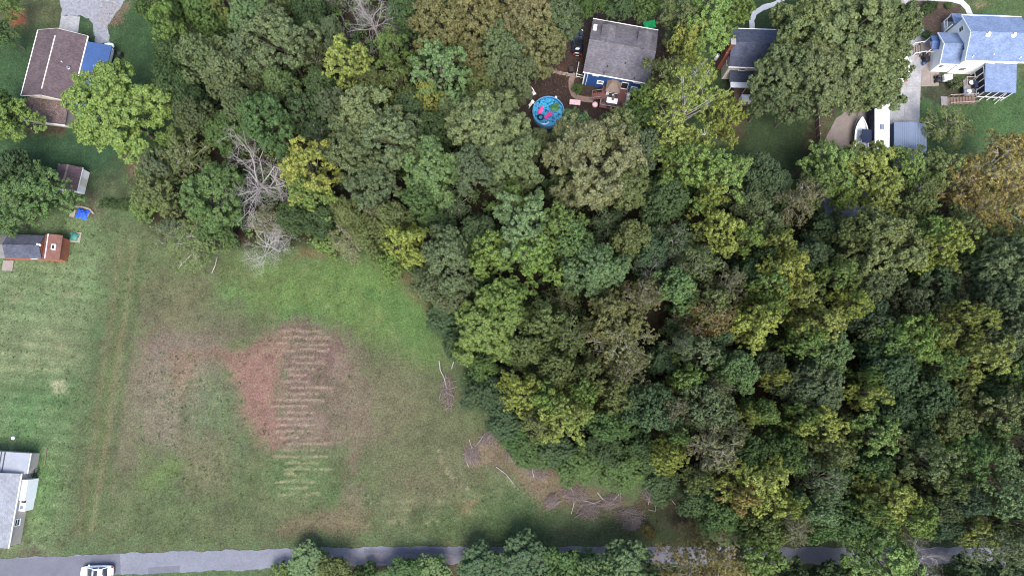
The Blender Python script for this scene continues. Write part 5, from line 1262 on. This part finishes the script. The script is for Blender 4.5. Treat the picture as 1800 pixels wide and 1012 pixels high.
    for a, b in (((du0,dv1),(du1-.1,dv1)), ((du0,dv0+1.2),(du0,dv1))):
        bar(d, fr, (a[0],a[1],1.85), (b[0],b[1],1.85), .06, M['grey_wood'], 'handrail')
        for i in range(1,5): bar(d, fr, (a[0]+(b[0]-a[0])*i/5,a[1]+(b[1]-a[1])*i/5,.9), (a[0]+(b[0]-a[0])*i/5,a[1]+(b[1]-a[1])*i/5,1.85), .03, M['grey_wood'], 'baluster')
    ns = 9; s0, s1 = du0-2.2, du1-.1
    for k in range(ns): boxpart(d, fr, 'step', M['brown_wood'], s1-(s1-s0)*(k+1)/ns, s1-(s1-s0)*k/ns-.01, dv0-1.25, dv0-.05, .72-.08*k, .78-.08*k)
    for v in (dv0-1.3, dv0-.02):
        bar(d, fr, (s0,v,1.0), (s1,v,1.85), .06, M['grey_wood'], 'handrail')
        for i in range(6): uu = s0+(s1-s0)*i/5; bar(d, fr, (uu,v,-.05), (uu,v,1.0+.85*i/5), .04, M['grey_wood'], 'baluster')
    boxpart(d, fr, 'landing', M['grey_deck'], s0-1.0, s0, dv0-1.4, dv0+.1, -.05, .14)
    def at(px, py, h): return fr.uv(px, py, h)
    u, v = at(1706.5,146,1.3); x = thing('deck_table', 'round white table on the grey deck', 'table', fr(u,v,.9)); mb = MB(fr); mb.lathe((u,v,.9), [(.34,.55),(.36,.58),(.34,.6)], 16); mb.build('table_top', M['white'], x); mb = MB(fr); mb.lathe((u,v,.9), [(.2,0),(.05,.04),(.05,.55)], 10); mb.build('stem', M['dark_metal'], x)
    u, v = at(1704,160,1.3); mb = MB(fr); mb.cbox(u-.3,u+.3,v-.25,v+.25,.9,1.4,.08); tag(mb.build('cooler_box', M['white'], None), 'white cool box on the grey deck by the stairs', 'cool box')
    u, v = at(1698,161,1.3); mb = MB(fr); mb.cbox(u-.25,u+.25,v-.3,v+.3,.9,1.35,.08); tag(mb.build('storage_tub', M['grey_metal'], None), 'blue grey storage tub next to the white cool box', 'tub')
    u, v = at(1714.5,149,1.5); x = thing('gas_grill', 'dark blue covered grill against the screened porch', 'grill', fr(u,v,.9)); mb = MB(fr); mb.cbox(u-.3,u+.3,v-.55,v+.55,1.35,1.95,.18); mb.build('hood', M['navy'], x)
    for su in (-.22,.22): boxpart(x, fr, 'leg', M['dark_metal'], u+su-.03, u+su+.03, v-.45, v+.45, .9, 1.35)
    # things by the wing
    u, v = at(1666,137,.8); x = thing('utility_cart', 'white box on a dark cart beside the parking pad', 'cart', fr(u,v,0)); mb = MB(fr); mb.cbox(u-.65,u+.65,v-.5,v+.5,.45,1.1,.06); mb.build('box', M['white'], x)
    for su in (-.45,.45): bar(x, fr, (u+su,v-.52,.2), (u+su,v+.52,.2), .22, M['rubber'], 'wheel', 12)
    u, v = at(1650.5,138.5,.6); x = thing('lawn_mower', 'black ride on mower parked behind the white box', 'mower', fr(u,v,0)); mb = MB(fr); mb.cbox(u-.4,u+.4,v-.5,v+.1,.3,.75,.15); mb.build('hood', M['black'], x); mb = MB(fr); mb.cbox(u-.25,u+.25,v+.15,v+.55,.3,.95,.1); mb.build('seat', M['dark_metal'], x)
    for su in (-.42,.42):
        for sv in (-.35,.4): bar(x, fr, (u+su-.08,v+sv,.22), (u+su+.08,v+sv,.22), .22, M['rubber'], 'wheel', 12)
    for k, (px, py, lab) in enumerate(((1627,97,'black wheeled bin nearest the white entry steps'),(1630,104,'black wheeled bin between the wing wall and another bin'))):
        u, v = at(px, py, .9); mb = MB(fr); mb.hexa([(u-.28,v-.3,-.03),(u+.28,v-.3,-.03),(u+.28,v+.3,-.03),(u-.28,v+.3,-.03),(u-.36,v-.38,1.05),(u+.36,v-.38,1.05),(u+.36,v+.38,1.1),(u-.36,v+.38,1.1)])
        tag(mb.build('rubbish_bin', M['black'], None), lab, 'bin', 'bins by the white wing')
    u, v = at(1625,111,.5); mb = MB(fr); mb.lathe((u,v,0), [(.22,-.03),(.28,.5),(.2,.55)], 14); tag(mb.build('bucket', M['blue_metal'], None), 'blue tub beside the black bins', 'tub')
    return fr
FW = white_house()

# ------------------------------------------------------------------ trailer, boat, metal carport
def trailer():
    fr = Frame((1538,268), (1564,268.5), (1538,178), 3.0, 'v'); L, Wd = fr.L, fr.W
    t = thing('enclosed_trailer', 'long black sided trailer with bright white roof beside the boat', 'trailer', fr.base())
    mb = MB(fr); mb.cbox(0, L, 0, Wd, .55, 2.93, .06); mb.build('body', M['navy'], t)
    mb = MB(fr); mb.grid(lambda a, b: (a*L, b*Wd, 2.94+.07*math.sin(math.pi*a)), 10, 6); mb.build('roof', M['white'], t)
    u, v = fr.uv(1551,223,3.1); mb = MB(fr); mb.cbox(u-.33,u+.33,v-.42,v+.42,2.95,3.22,.1); mb.build('roof_vent', M['grey_metal'], t)
    for u in (-.05, L+.05):
        for v in (Wd*.42, Wd*.55): bar(t, fr, (u-.08,v,.33), (u+.08,v,.33), .34, M['rubber'], 'wheel', 16)
    bar(t, fr, (L/2,Wd,.5), (L/2,Wd+1.2,.45), .06, M['dark_metal'], 'drawbar')
    window(t, fr, 'W', 0, Wd*.7, 1.9, .9, .6, M['dark_metal'])
    for u in (-.02,): bar(t, fr, (u-.35,Wd*.9,-.05), (u-.35,Wd*.3,1.0), .03, M['grey_wood'], 'awning_pole')
trailer()
def boat():
    c = P(1514,238,1.2); q0, q1 = P(1514,268,1.2), P(1514,208,1.2); fr = worldloc(c[0], c[1], math.atan2(q1[1]-q0[1], q1[0]-q0[0])); Lb = 5.9
    t = thing('motor_boat', 'white open motor boat with navy canopy on a trailer', 'boat', (c[0],c[1],0))
    def hw(s): return 1.12*(1-max(0,(s-.42)/.58)**2.3)*(.9+.1*min(1,s/.2))
    N = 18; mb = MB(fr); rows = []
    for i in range(N+1):
        s = i/N; x = -Lb/2+s*Lb; w = max(.015, hw(s)); sh = 1.35+.25*s*s; k = .55+.55*max(0,(s-.7)/.3)**2
        rows.append([(x,0,k),(x,w*.62,k+.22),(x,w,sh),(x,w*.78 if s < .93 else w*.3,sh+.03)])
    for sgn in (1,-1):
        n0 = len(mb.v)
        for r in rows: mb.v += [mb.pt((p[0],p[1]*sgn,p[2])) for p in r]
        for i in range(N):
            for j in range(3):
                q = (n0+i*4+j, n0+(i+1)*4+j, n0+(i+1)*4+j+1, n0+i*4+j+1); mb.f.append(q if sgn < 0 else q[::-1])
    n0 = len(mb.v); mb.v += [mb.pt(p) for p in [(-Lb/2,-1.0,1.36),(-Lb/2,1.0,1.36),(-Lb/2,.6,.75),(-Lb/2,0,.55),(-Lb/2,-.6,.75)]]; mb.f.append(tuple(range(n0,n0+5)))
    mb.build('hull', M['hull'], t, False)
    mb = MB(fr); n0 = 0
    for i in range(N-1):
        s = i/N; x = -Lb/2+.02+s*Lb; w = max(.02,hw(s)*.80); mb.v += [fr(x,-w,1.02+.22*s), fr(x,w,1.02+.22*s)]
    for i in range(N-2): mb.f.append((2*i,2*i+2,2*i+3,2*i+1))
    mb.build('cockpit_floor', M['boat_inside'], t)
    mb = MB(fr); mb.cbox(-.2,.55,-.42,.42,1.05,1.75,.12); mb.build('console', M['hull'], t); mb = MB(fr); mb.cbox(-1.1,-.5,-.5,.5,1.05,1.5,.08); mb.build('seat', M['white'], t)
    mb = MB(fr); mb.grid(lambda a, b: (-1.75+a*2.2, -.35+.25-.85+b*1.5, 2.45+.08*math.sin(math.pi*b)), 8, 8); mb.build('canopy', M['navy'], t)
    for x in (-1.6,.3):
        for y in (-.85,.4): bar(t, fr, (x,y,1.3), (x,y,2.45), .025, M['chrome'], 'canopy_pole')
    mb = MB(fr); mb.cbox(-Lb/2-.55,-Lb/2-.05,-.25,.25,.9,1.75,.1); mb.build('outboard_motor', M['hull'], t)
    k = thing('boat_trailer', 'thin galvanised boat trailer under the white motor boat', 'trailer', (c[0],c[1],0))
    for s in (-.75,.75):
        bar(k, fr, (-Lb/2+.3,s,.42), (1.2,s,.42), .05, M['chrome'], 'beam'); bar(k, fr, (1.2,s,.42), (Lb/2+.9,0,.45), .05, M['chrome'], 'drawbar'); bar(k, fr, (-1.0,s*1.5-.1,.3), (-1.0,s*1.5+.1,.3), .3, M['rubber'], 'wheel', 14)
        bar(k, fr, (-1.9,s*.5,.42), (-1.9,s*.5,.92), .05, M['dark_metal'], 'bunk')
    bar(k, fr, (-1.0,-1.1,.32), (-1.0,1.1,.32), .04, M['chrome'], 'axle')
boat()
def ribbed_gable(t, fr, L, Wd, he, rise, n, m, sag=.25):
    mb = MB(fr); c = L*.60
    for i in range(n):
        a, b, d = Wd*i/n, Wd*(i+.7)/n, Wd*(i+1)/n
        for (v0, v1, dz) in ((a,b,0),(b,d,.045)):
            mb.slab([(0,v0,he+dz),(c,v0,he+rise+dz),(c,v1,he+rise+dz),(0,v1,he+dz)], .03+dz); mb.slab([(c+.004,v0,he+rise+dz),(L,v0,he+.1+dz),(L,v1,he+.1+dz),(c+.004,v1,he+rise+dz)], .03+dz)
    return mb.build('roof', m, t)
def metal_carport():
    fr = Frame((1572,296), (1629,297), (1572,215), 2.7, 'v'); L, Wd = fr.L, fr.W
    t = thing('metal_carport', 'blue grey ribbed metal carport next to the white roofed trailer', 'carport', fr.base())
    mb = MB(fr); n = 17                                       # ribs run lengthwise
    for i in range(n):
        x0, x1, x2 = L*i/n, L*(i+.7)/n, L*(i+1)/n
        hz = lambda x: 2.7+.75*(1-abs(x-L*.6)/(L*.6)) if x < L*.6 else 2.7+.75*(1-(x-L*.6)/(L*.4))
        mb.slab([(x0,0,hz(x0)),(x1,0,hz(x1)),(x1,Wd,hz(x1)),(x0,Wd,hz(x0))], .03); mb.slab([(x1,0,hz(x1)+.035),(x2,0,hz(x2)+.035),(x2,Wd,hz(x2)+.035),(x1,Wd,hz(x1)+.035)], .065)
    mb.build('roof', M['grey_metal'], t)
    boxpart(t, fr, 'side_panel', M['grey_metal'], -.03, .03, .02, Wd-.02, 1.6, 2.68)
    for u in (.03, L-.05):
        for k in range(4): boxpart(t, fr, 'post', M['chrome'], u-.04, u+.04, .1+k*(Wd-.2)/3-.04, .1+k*(Wd-.2)/3+.04, -.05, 2.66)
    fr = Frame((1452,384), (1532,380), (1456,300), 2.8)
    t = thing('metal_shed', 'grey ribbed metal shed roof glimpsed beneath the trees by the trailer pad', 'shed', fr.base())
    gable_body('wall', t, fr, .2, fr.L-.2, .2, fr.W-.2, 2.6, .6, 'v', M['tan_siding'])
    ribbed_gable(t, fr, fr.L, fr.W, 2.8, .9, 26, M['grey_metal'])
    boxpart(t, fr, 'door', M['brown_wood'], fr.L/2-1.2, fr.L/2+1.2, .12, .19, 0, 2.2)
metal_carport()
def east_fence():
    t = thing('board_fence', 'dark weathered board fence between the shady lawn and the trailer pad', 'fence', P(1430,228))
    pts = [(1430,186),(1431,200),(1432,214),(1433,228),(1434,242),(1435,256),(1436,268)]
    for i, q in enumerate(pts):
        w = P(*q); boxpart(t, worldloc(w[0],w[1],0), 'post', M['grey_wood'], -.08,.08,-.08,.08,-.05,1.7)
        if i < len(pts)-1:
            w2 = P(*pts[i+1])
            for k in range(3):
                z = .15+.5*k; mb = MB(); mb.slab([(w[0]-.03,w[1]-.09,z+.42),(w[0]+.03,w[1]-.09,z+.42),(w2[0]+.03,w2[1]+.09,z+.42),(w2[0]-.03,w2[1]+.09,z+.42)][::-1], .42); mb.build('board', M['brown_wood'], t)
    a, b = P(1420,263,.1), P(1429,252,.1); o = MB(); o.tube([(a[0],a[1],.08),(b[0],b[1],.12)], .06, 8); tag(o.build('pale_pole', M['dead_wood'], None), 'pale pole lying on the ground beside the board fence', 'pole')
east_fence()

# ------------------------------------------------------------------ west side: shed, barn, play things
def shed():
    fr = Frame((100,329), (136,336), (97,288), 1.9); L, Wd = fr.L, fr.W
    fr = Frame((92,330), (135,336), (97,288), 2.0); L, Wd = fr.L, fr.W
    t = thing('garden_shed', 'white walled shed with brown shingle gable roof', 'shed', fr.base())
    gable_body('wall', t, fr, .12, L-.12, .12, Wd-.12, 1.95, .65, 'v', M['white_siding'])
    gable_roof(t, fr, 0, L, 0, Wd, 2.0, .7, 'v', shingle_mat('shed_shingles', (.085,.06,.068), fr.ang), cap=M['soffit'])
    for v in (-.04, Wd): boxpart(t, fr, 'fascia', M['white'], 0, L, v, v+.04, 1.8, 1.98)
    boxpart(t, fr, 'door', M['cream'], L-.13, L-.08, Wd*.3, Wd*.3+1.2, .05, 1.8); boxpart(t, fr, 'eave_trim', M['white'], L-.01, L+.05, 0, Wd, 1.85, 1.97)
shed()
def barn():
    fr = Frame((-8,452), (73,454.5), (-5,411), 2.5); L, Wd = fr.L, fr.W
    t = thing('grey_roofed_barn', 'small barn with dark grey gable roof and rust red end section', 'barn', fr.base())
    rm = shingle_mat('dark_shingles', (.06,.065,.088), fr.ang)
    gable_body('wall', t, fr, .1, L-.02, .15, Wd-.15, 2.35, .85, 'u', M['orange_wall']); boxpart(t, fr, 'wall', M['orange_wall'], L, L+2.25, .1, Wd-.1, -.05, 2.15)
    gable_roof(t, fr, 1.4, L, 0, Wd, 2.5, .95, 'u', rm, cap=rm)
    mb = MB(fr); c = Wd/2
    mb.slab([(-.6,-.1,2.3),(1.38,-.1,2.3),(1.38,c,3.35),(-.6,c,3.35)], .1); mb.slab([(-.6,c+.004,3.35),(1.38,c+.004,3.35),(1.38,Wd+.1,2.3),(-.6,Wd+.1,2.3)], .1); mb.build('weathered_roof', mat('pale_grey_shingles', (.12,.115,.112), .9, .2, 2), t)
    r = L+.95; e = L+2.5                                       # rust-red cross section at the end
    mb = MB(fr); mb.slab([(L+.01,-.12,2.45),(r,-.12,3.15),(r,Wd+.12,3.15),(L+.01,Wd+.12,2.45)], .1); mb.slab([(r+.004,-.12,3.15),(e,-.12,2.25),(e,Wd+.12,2.25),(r+.004,Wd+.12,3.15)], .1); rr = mb.build('rust_red_roof', M['rust_metal'], t)
    boxpart(rr, fr, 'ridge_strip', M['pale_pink'], r-.07, r+.07, -.1, Wd+.1, 3.13, 3.2)
    u = r+.75; z = 3.15-.9*.75/(e-r)
    mb = MB(fr); mb.cbox(u-.32,u+.32,c-.42,c+.42,z-.1,z+.16,.04); sk = mb.build('skylight', M['white'], rr); boxpart(sk, fr, 'pane', M['glass'], u-.2, u+.2, c-.3, c+.3, z+.1, z+.168)
    pipe(t, fr, L-.1, c+.15, 3.35, .13, .35)
    boxpart(t, fr, 'wall_board', M['white'], L-2.2, L-1.2, .08, .149, 1.5, 2.1)
    boxpart(t, fr, 'slab', M['concrete_tan'], -.6, 1.0, -1.6, .0, -.05, .12)
    for k, (px, py) in enumerate(((100.5,432),(101,438),(100,443))):
        q = P(px, py, .3); f = worldloc(q[0]+.2, q[1], 0); mb = MB(f); mb.lathe((0,0,0), [(.2,-.03),(.32,.42),(.34,.46),(.27,.44),(.25,.3)], 14)
        tag(mb.build('plant_pot', M['black'], None), ('dark round pot at the rust red end of the barn, northern of three','dark round pot at the rust red end of the barn, middle of three','dark round pot at the rust red end of the barn, southern of three')[k], 'pot', 'pots by the barn')
barn()
def play():
    f = loc(143,375,.3,math.radians(-8)); t = thing('tarp_heap', 'crumpled bright blue tarp over a heap beside the shed', 'tarp', f.at)
    g = np.random.default_rng(6); ph = g.uniform(0,6,8)
    def hgt(a, b):
        e = max(0,1-abs(2*a-1)**3)*max(0,1-abs(2*b-1)**3)
        return .02+e*(.42+.12*math.sin(7*a+ph[0])*math.cos(9*b+ph[1])+.10*math.sin(15*a+11*b+ph[2])+.06*math.sin(23*a-19*b))
    mb = MB(f); mb.grid(lambda a, b: ((a-.5)*1.9+.12*math.sin(8*b+ph[3]), (b-.5)*1.6+.12*math.sin(7*a+ph[4]), hgt(a,b)), 22, 20); mb.build('tarp', M['tarp'], t)
    mb = MB(f)
    for k in range(6): mb.tube([(.9+.08*k,-.6+.2*k,.1),(1.1+.06*k,.1+.1*k,.35)], .035, 6)
    mb.build('sticks', M['dark_twig'], t)
    s = thing('stone_border', 'angular pale stone edging around the blue tarp heap', 'edging', f.at)
    q = [(-1.5,.95),(-.2,1.05),(1.0,.85),(1.75,.25)]
    for i in range(3):
        a, b = q[i], q[i+1]; mb = MB(f); nx, ny = -(b[1]-a[1]), b[0]-a[0]; l = math.hypot(nx,ny); nx, ny = nx/l*.13, ny/l*.13
        mb.slab([(a[0]+nx,a[1]+ny,.2),(a[0]-nx,a[1]-ny,.2),(b[0]-nx,b[1]-ny,.2),(b[0]+nx,b[1]+ny,.2)], .25); mb.build('edging_block', M['sand'], s)
    boxpart(s, f, 'slab', M['sand'], -1.9, -1.1, -.7, .45, -.04, .1)
    f = loc(132,416,.15,math.radians(-5)); t = thing('sandbox', 'teal turtle shaped sandbox lid on a sandy tray', 'sandbox', f.at)
    mb = MB(f); mb.cbox(-.75,.85,-.85,.75,-.03,.12,.03); mb.build('tray', M['sand'], t)
    mb = MB(f); mb.lathe((-.1,.0,.12), [(.62,0),(.64,.06),(.52,.2),(.3,.3),(.05,.33)], 20); mb.build('shell', M['teal_plastic'], t, True)
    for k in range(4):
        a = .6+k*1.57; mb = MB(f); mb.lathe((-.1+.62*math.cos(a),.62*math.sin(a),.12), [(.2,0),(.19,.08),(.1,.13)], 12); mb.build('flipper', M['teal_plastic'], t, True)
    mb = MB(f); mb.lathe((-.62,.45,.12), [(.2,0),(.22,.1),(.12,.2)], 12); mb.build('head', M['teal_plastic'], t, True)
    q = P(26.5,769,.6); f = worldloc(q[0],q[1],0); t = thing('garden_lamp', 'small garden post with white globe on the western lawn', 'lamp', (q[0],q[1],0))
    bar(t, f, (0,0,-.05), (0,0,.75), .05, M['dark_metal'], 'post', 8); mb = MB(f); mb.lathe((0,0,.75), [(.08,0),(.22,.12),(.26,.26),(.18,.42),(.05,.47)], 16); mb.build('globe', M['white'], t, True)
play()

# ------------------------------------------------------------------ mobile home by the road
def mobile_home():
    fr = Frame((14,963), (37,832), (-70,950), 2.8); L, Wd = fr.L, abs(fr.W)       # u runs north along the eastern eave, v to the west
    t = thing('mobile_home', 'grey roofed mobile home with tan walls beside the road', 'house', fr.base())
    rm = shingle_mat('pale_grey_roof', (.20,.21,.235), fr.ang, .12)
    Wm = 8.0
    gable_body('wall', t, fr, .1, L-.1, .25, Wm-.25, 2.7, .7, 'u', M['tan_siding'])
    gable_roof(t, fr, 0, L, 0, Wm, 2.8, .85, 'u', rm)
    boxpart(t, fr, 'gutter', M['white'], 0, L, -.1, .02, 2.62, 2.76)
    boxpart(t, fr, 'skirting', M['dark_metal'], -.02, .09, .4, Wm, -.05, .6)
    # set-back northern part
    n1, _ = fr.uv(47,796,2.4)
    boxpart(t, fr, 'wall', M['tan_siding'], L-.08, n1-.15, -.25, Wm-.5, -.05, 2.3)
    mb = MB(fr); mb.slab([(L+.01,-.5,2.3),(n1,-.5,2.3),(n1,Wm-.3,2.75),(L+.01,Wm-.3,2.75)][::1], .1); nr = mb.build('northern_roof', mat('grey_metal_sheet', (.2,.215,.245), .6, .1, 1), t)
    for v in (2.9, 3.4): mb = MB(fr); mb.slab([(L+.05,v,2.43+.45*(v-2.9)/8+.08),(n1,v,2.56),(n1,v+.14,2.57),(L+.05,v+.14,2.52)], .06); mb.build('roof_batten', M['dark_metal'], nr)
    boxpart(nr, fr, 'edge_trim', M['white'], L+.02, n1, -.58, -.51, 2.15, 2.29)
    # white lean-to cabinet against the eastern wall
    u0, _ = fr.uv(31,898,2.0); u1, _ = fr.uv(39,842,2.0)
    c = MB(fr); c.cbox(u0+1.5, u1, -.75, .24, -.05, 2.25, .05); cab = c.build('utility_cabinet', M['white'], t)
    c = MB(fr); c.cbox(u0, u0+1.49, -.68, .24, -.05, 1.8, .05); cab2 = c.build('utility_cabinet', M['white'], t)
    boxpart(cab, fr, 'opening', M['black'], u0+1.2, u0+1.52, -.70, -.25, 1.79, 2.1); boxpart(cab2, fr, 'vent_grille', M['grey_metal'], u0+.25, u0+.75, -.45, -.05, 1.76, 1.83)
    window(t, fr, 'S', .25, 3.2, 1.5, .8, .9)
    # bicycle leaning on the wall
    q = P(63,832,.3); f = worldloc(q[0], q[1], fr.ang-.1); b = thing('bicycle', 'dark bicycle leaning beside the tan wall of the mobile home', 'bicycle', (q[0],q[1],0))
    for x in (-.5,.5):
        w = MB(f); n = 20
        for k in range(n):
            a = 2*math.pi*k/n
            for (r_, y_) in ((.34,-.02),(.30,-.02),(.30,.02),(.34,.02)): w.v.append(f(x+r_*math.cos(a), y_+.12*(math.sin(a)), .33+r_*math.sin(a)))
        for k in range(n):
            for j in range(4): w.f.append((k*4+j, ((k+1) % n)*4+j, ((k+1) % n)*4+(j+1) % 4, k*4+(j+1) % 4))
        w.build('wheel', M['rubber'], b)
    for a, c_ in (((-.5,0,.33),(-.15,.12,.75)),((-.15,.12,.75),(.35,.12,.78)),((.35,.12,.78),(.5,0,.33)),((-.5,0,.33),(.0,.02,.30)),((0,.02,.3),(.35,.12,.75)),((0,.02,.3),(-.15,.12,.8))): bar(b, f, a, c_, .025, M['dark_metal'], 'frame_tube', 6)
    bar(b, f, (-.28,.16,.9), (-.02,.16,.92), .06, M['black'], 'saddle', 6); bar(b, f, (.36,-.18,1.0), (.36,.42,1.02), .025, M['dark_metal'], 'handlebar', 6)
    o = MB(fr); o.tube([(L+1.0,-1.3,.05),(L+3.4,-1.2,.08)], .06, 6); tag(o.build('wooden_post', M['brown_wood'], None), 'dark post lying along the wall north of the bicycle', 'post')
    o = MB(fr); o.cbox(-.35,.6,1.3,2.4,-.05,.5,.05); tag(o.build('meter_box', M['dark_metal'], None), 'dark step box at the road end of the mobile home', 'step')
mobile_home()

# ------------------------------------------------------------------ brush piles, logs and litter
def brush_pile(px, py, ru, rv, hd, label, seed, n=70, m='dark_twig', hgt=.7):
    g = np.random.default_rng(seed); f = loc(px, py, 0, hd); t = thing('brush_pile', label, 'brush pile', f.at, 'brush piles along the field edge')
    sc = MPP(px, py); ru *= sc; rv *= sc
    def stick(big):
        a = g.uniform(0,6.283); q_ = math.sqrt(g.random())*.85; b_ = g.uniform(0,6.283); x, y = q_*math.cos(b_)*ru, q_*math.sin(b_)*rv; l = (g.uniform(.45,.8) if big else g.uniform(.2,.5))*min(ru,rv)*1.15
        z = hgt*max(.05,1-(x/ru)**2-(y/rv)**2)*g.uniform(.3,1)
        dx, dy = l*math.cos(a)*(1.25 if ru > rv else .8), l*math.sin(a)*(.8 if ru > rv else 1.25)
        return [(x-dx,y-dy,max(.04,z-.15)),(x+g.normal(0,.1),y+g.normal(0,.1),z+.05),(x+dx,y+dy,max(.04,z+g.uniform(-.25,.1)))]
    for k in range(7):
        mb = MB(f); r = g.uniform(.035,.07); mb.tube(stick(True), [r,r*.8,r*.4], 6); mb.build('branch', M['dead_wood'] if k % 4 == 0 else M[m], t)
    mb = MB(f)
    for k in range(n*3): r = g.uniform(.010,.026); mb.tube(stick(False), [r,r*.8,r*.4], 4, False)
    o = mb.build('twigs', M[m], t); o['kind'] = 'stuff'
    mb = MB(f)
    for k in range(n//2): r = g.uniform(.008,.018); mb.tube(stick(False), [r,r*.8,r*.4], 4, False)
    o = mb.build('twigs', M['grey_wood'], t); o['kind'] = 'stuff'
for q in ((787,690,14,34,.0,'grey brush heap at the wood edge beneath a leaning dead trunk',1),(862,768,26,14,.5,'dark brown brush pile against the bushes at the field corner',2),(830,800,16,16,.3,'round heap of pale cut sticks on bare soil',3),
          (900,801,16,9,-.4,'low brown brush heap under the bushes east of the round stick heap',4),(942,826,24,15,-.5,'long brush heap following the edge of the bushes',5),(1010,868,26,16,-.3,'wide twig heap between bushes and dark lawn',6),(1035,896,20,18,.2,'brush heap mixed with green leaves beside the lawn',7),
          (1075,880,24,14,.3,'loose heap with a pale forked log',8),(1108,905,30,16,-.1,'brush heap with long curved branches',9),(1150,872,26,14,-.2,'reddish brown brush heap in the wood shade',10),(1112,920,20,12,.1,'low dark brush heap near the road verge',11),(970,880,14,12,.7,'small scattered twig heap at the lawn rim',12)):
    brush_pile(*q)
def logs():
    for k, (pts, r, lab) in enumerate(((((772,634),(774,650),(781,664),(786,684)),.09,'grey leaning trunk standing out of the brush at the wood edge'),(((800,625),(797,637),(794,648)),.10,'short pale bent log beside the grey trunk'),
        (((1050,865),(1060,877),(1072,882)),.08,'pale thin log crossing the loose forked heap'),(((1088,868),(1078,880),(1068,886)),.10,'pale stout log meeting the thin log'),(((1140,895),(1152,898),(1152,885),(1143,880)),.05,'curved bare branch on the brush heap'),
        (((1004,903),(1008,888),(1009,880)),.06,'pale stick lying on the lawn rim'),(((1182,880),(1190,890),(1197,898)),.05,'thin bare branch on the reddish brush heap'),(((372,480),(378,468),(383,452)),.07,'pale forked stick lying below the olive bush'),(((872,820),(890,833),(903,850)),.05,'long thin pale branch on bare soil'))):
        w = [P(x, y, .15) for x, y in pts]; mb = MB(); mb.tube([(p_[0],p_[1],.1+.12*i) for i, p_ in enumerate(w)], [r*(1-.18*i) for i in range(len(w))], 8)
        tag(mb.build('fallen_log', M['dead_wood'], None), lab, 'log', 'logs and sticks on the ground')
logs()
def ground_litter():
    ident = lambda x, y, z: (x, y, z)
    def field(g): x, y, _ = P(g.uniform(-20,1200), g.uniform(380,960)); return (x, y, .03)
    g0 = litter(None, ident, field, 4200, 31, 'fallen_leaves', (.02,.055), M['pale_straw']); tag(g0, 'pale fallen leaves and straw scattered across the field and lawns', 'leaf litter', kind='stuff')
    def yard(g): x, y, _ = P(g.uniform(890,1180), g.uniform(20,240)); return (x, y, .03)
    g1 = litter(None, ident, yard, 1500, 32, 'fallen_leaves', (.04,.09)); tag(g1, 'brown fallen leaves on the bare yard of the blue house', 'leaf litter', kind='stuff')
    def grav(g): x, y, _ = P(g.normal(190,14), g.uniform(-5,50)); return (x, y, .04)
    g2 = litter(None, ident, grav, 420, 33, 'fallen_leaves', (.05,.12)); tag(g2, 'brown fallen leaves drifting along the gravel drive', 'leaf litter', kind='stuff')
    def verge(g): x, y, _ = P(g.uniform(560,1180), g.normal(979,5)); return (x, y, .05)
    g3 = litter(None, ident, verge, 700, 34, 'fallen_leaves', (.04,.10), mat('rusty_leaf', (.28,.12,.06), .9, .4, 1.5)); tag(g3, 'rusty fallen leaves on the road beneath the trees', 'leaf litter', kind='stuff')
ground_litter()
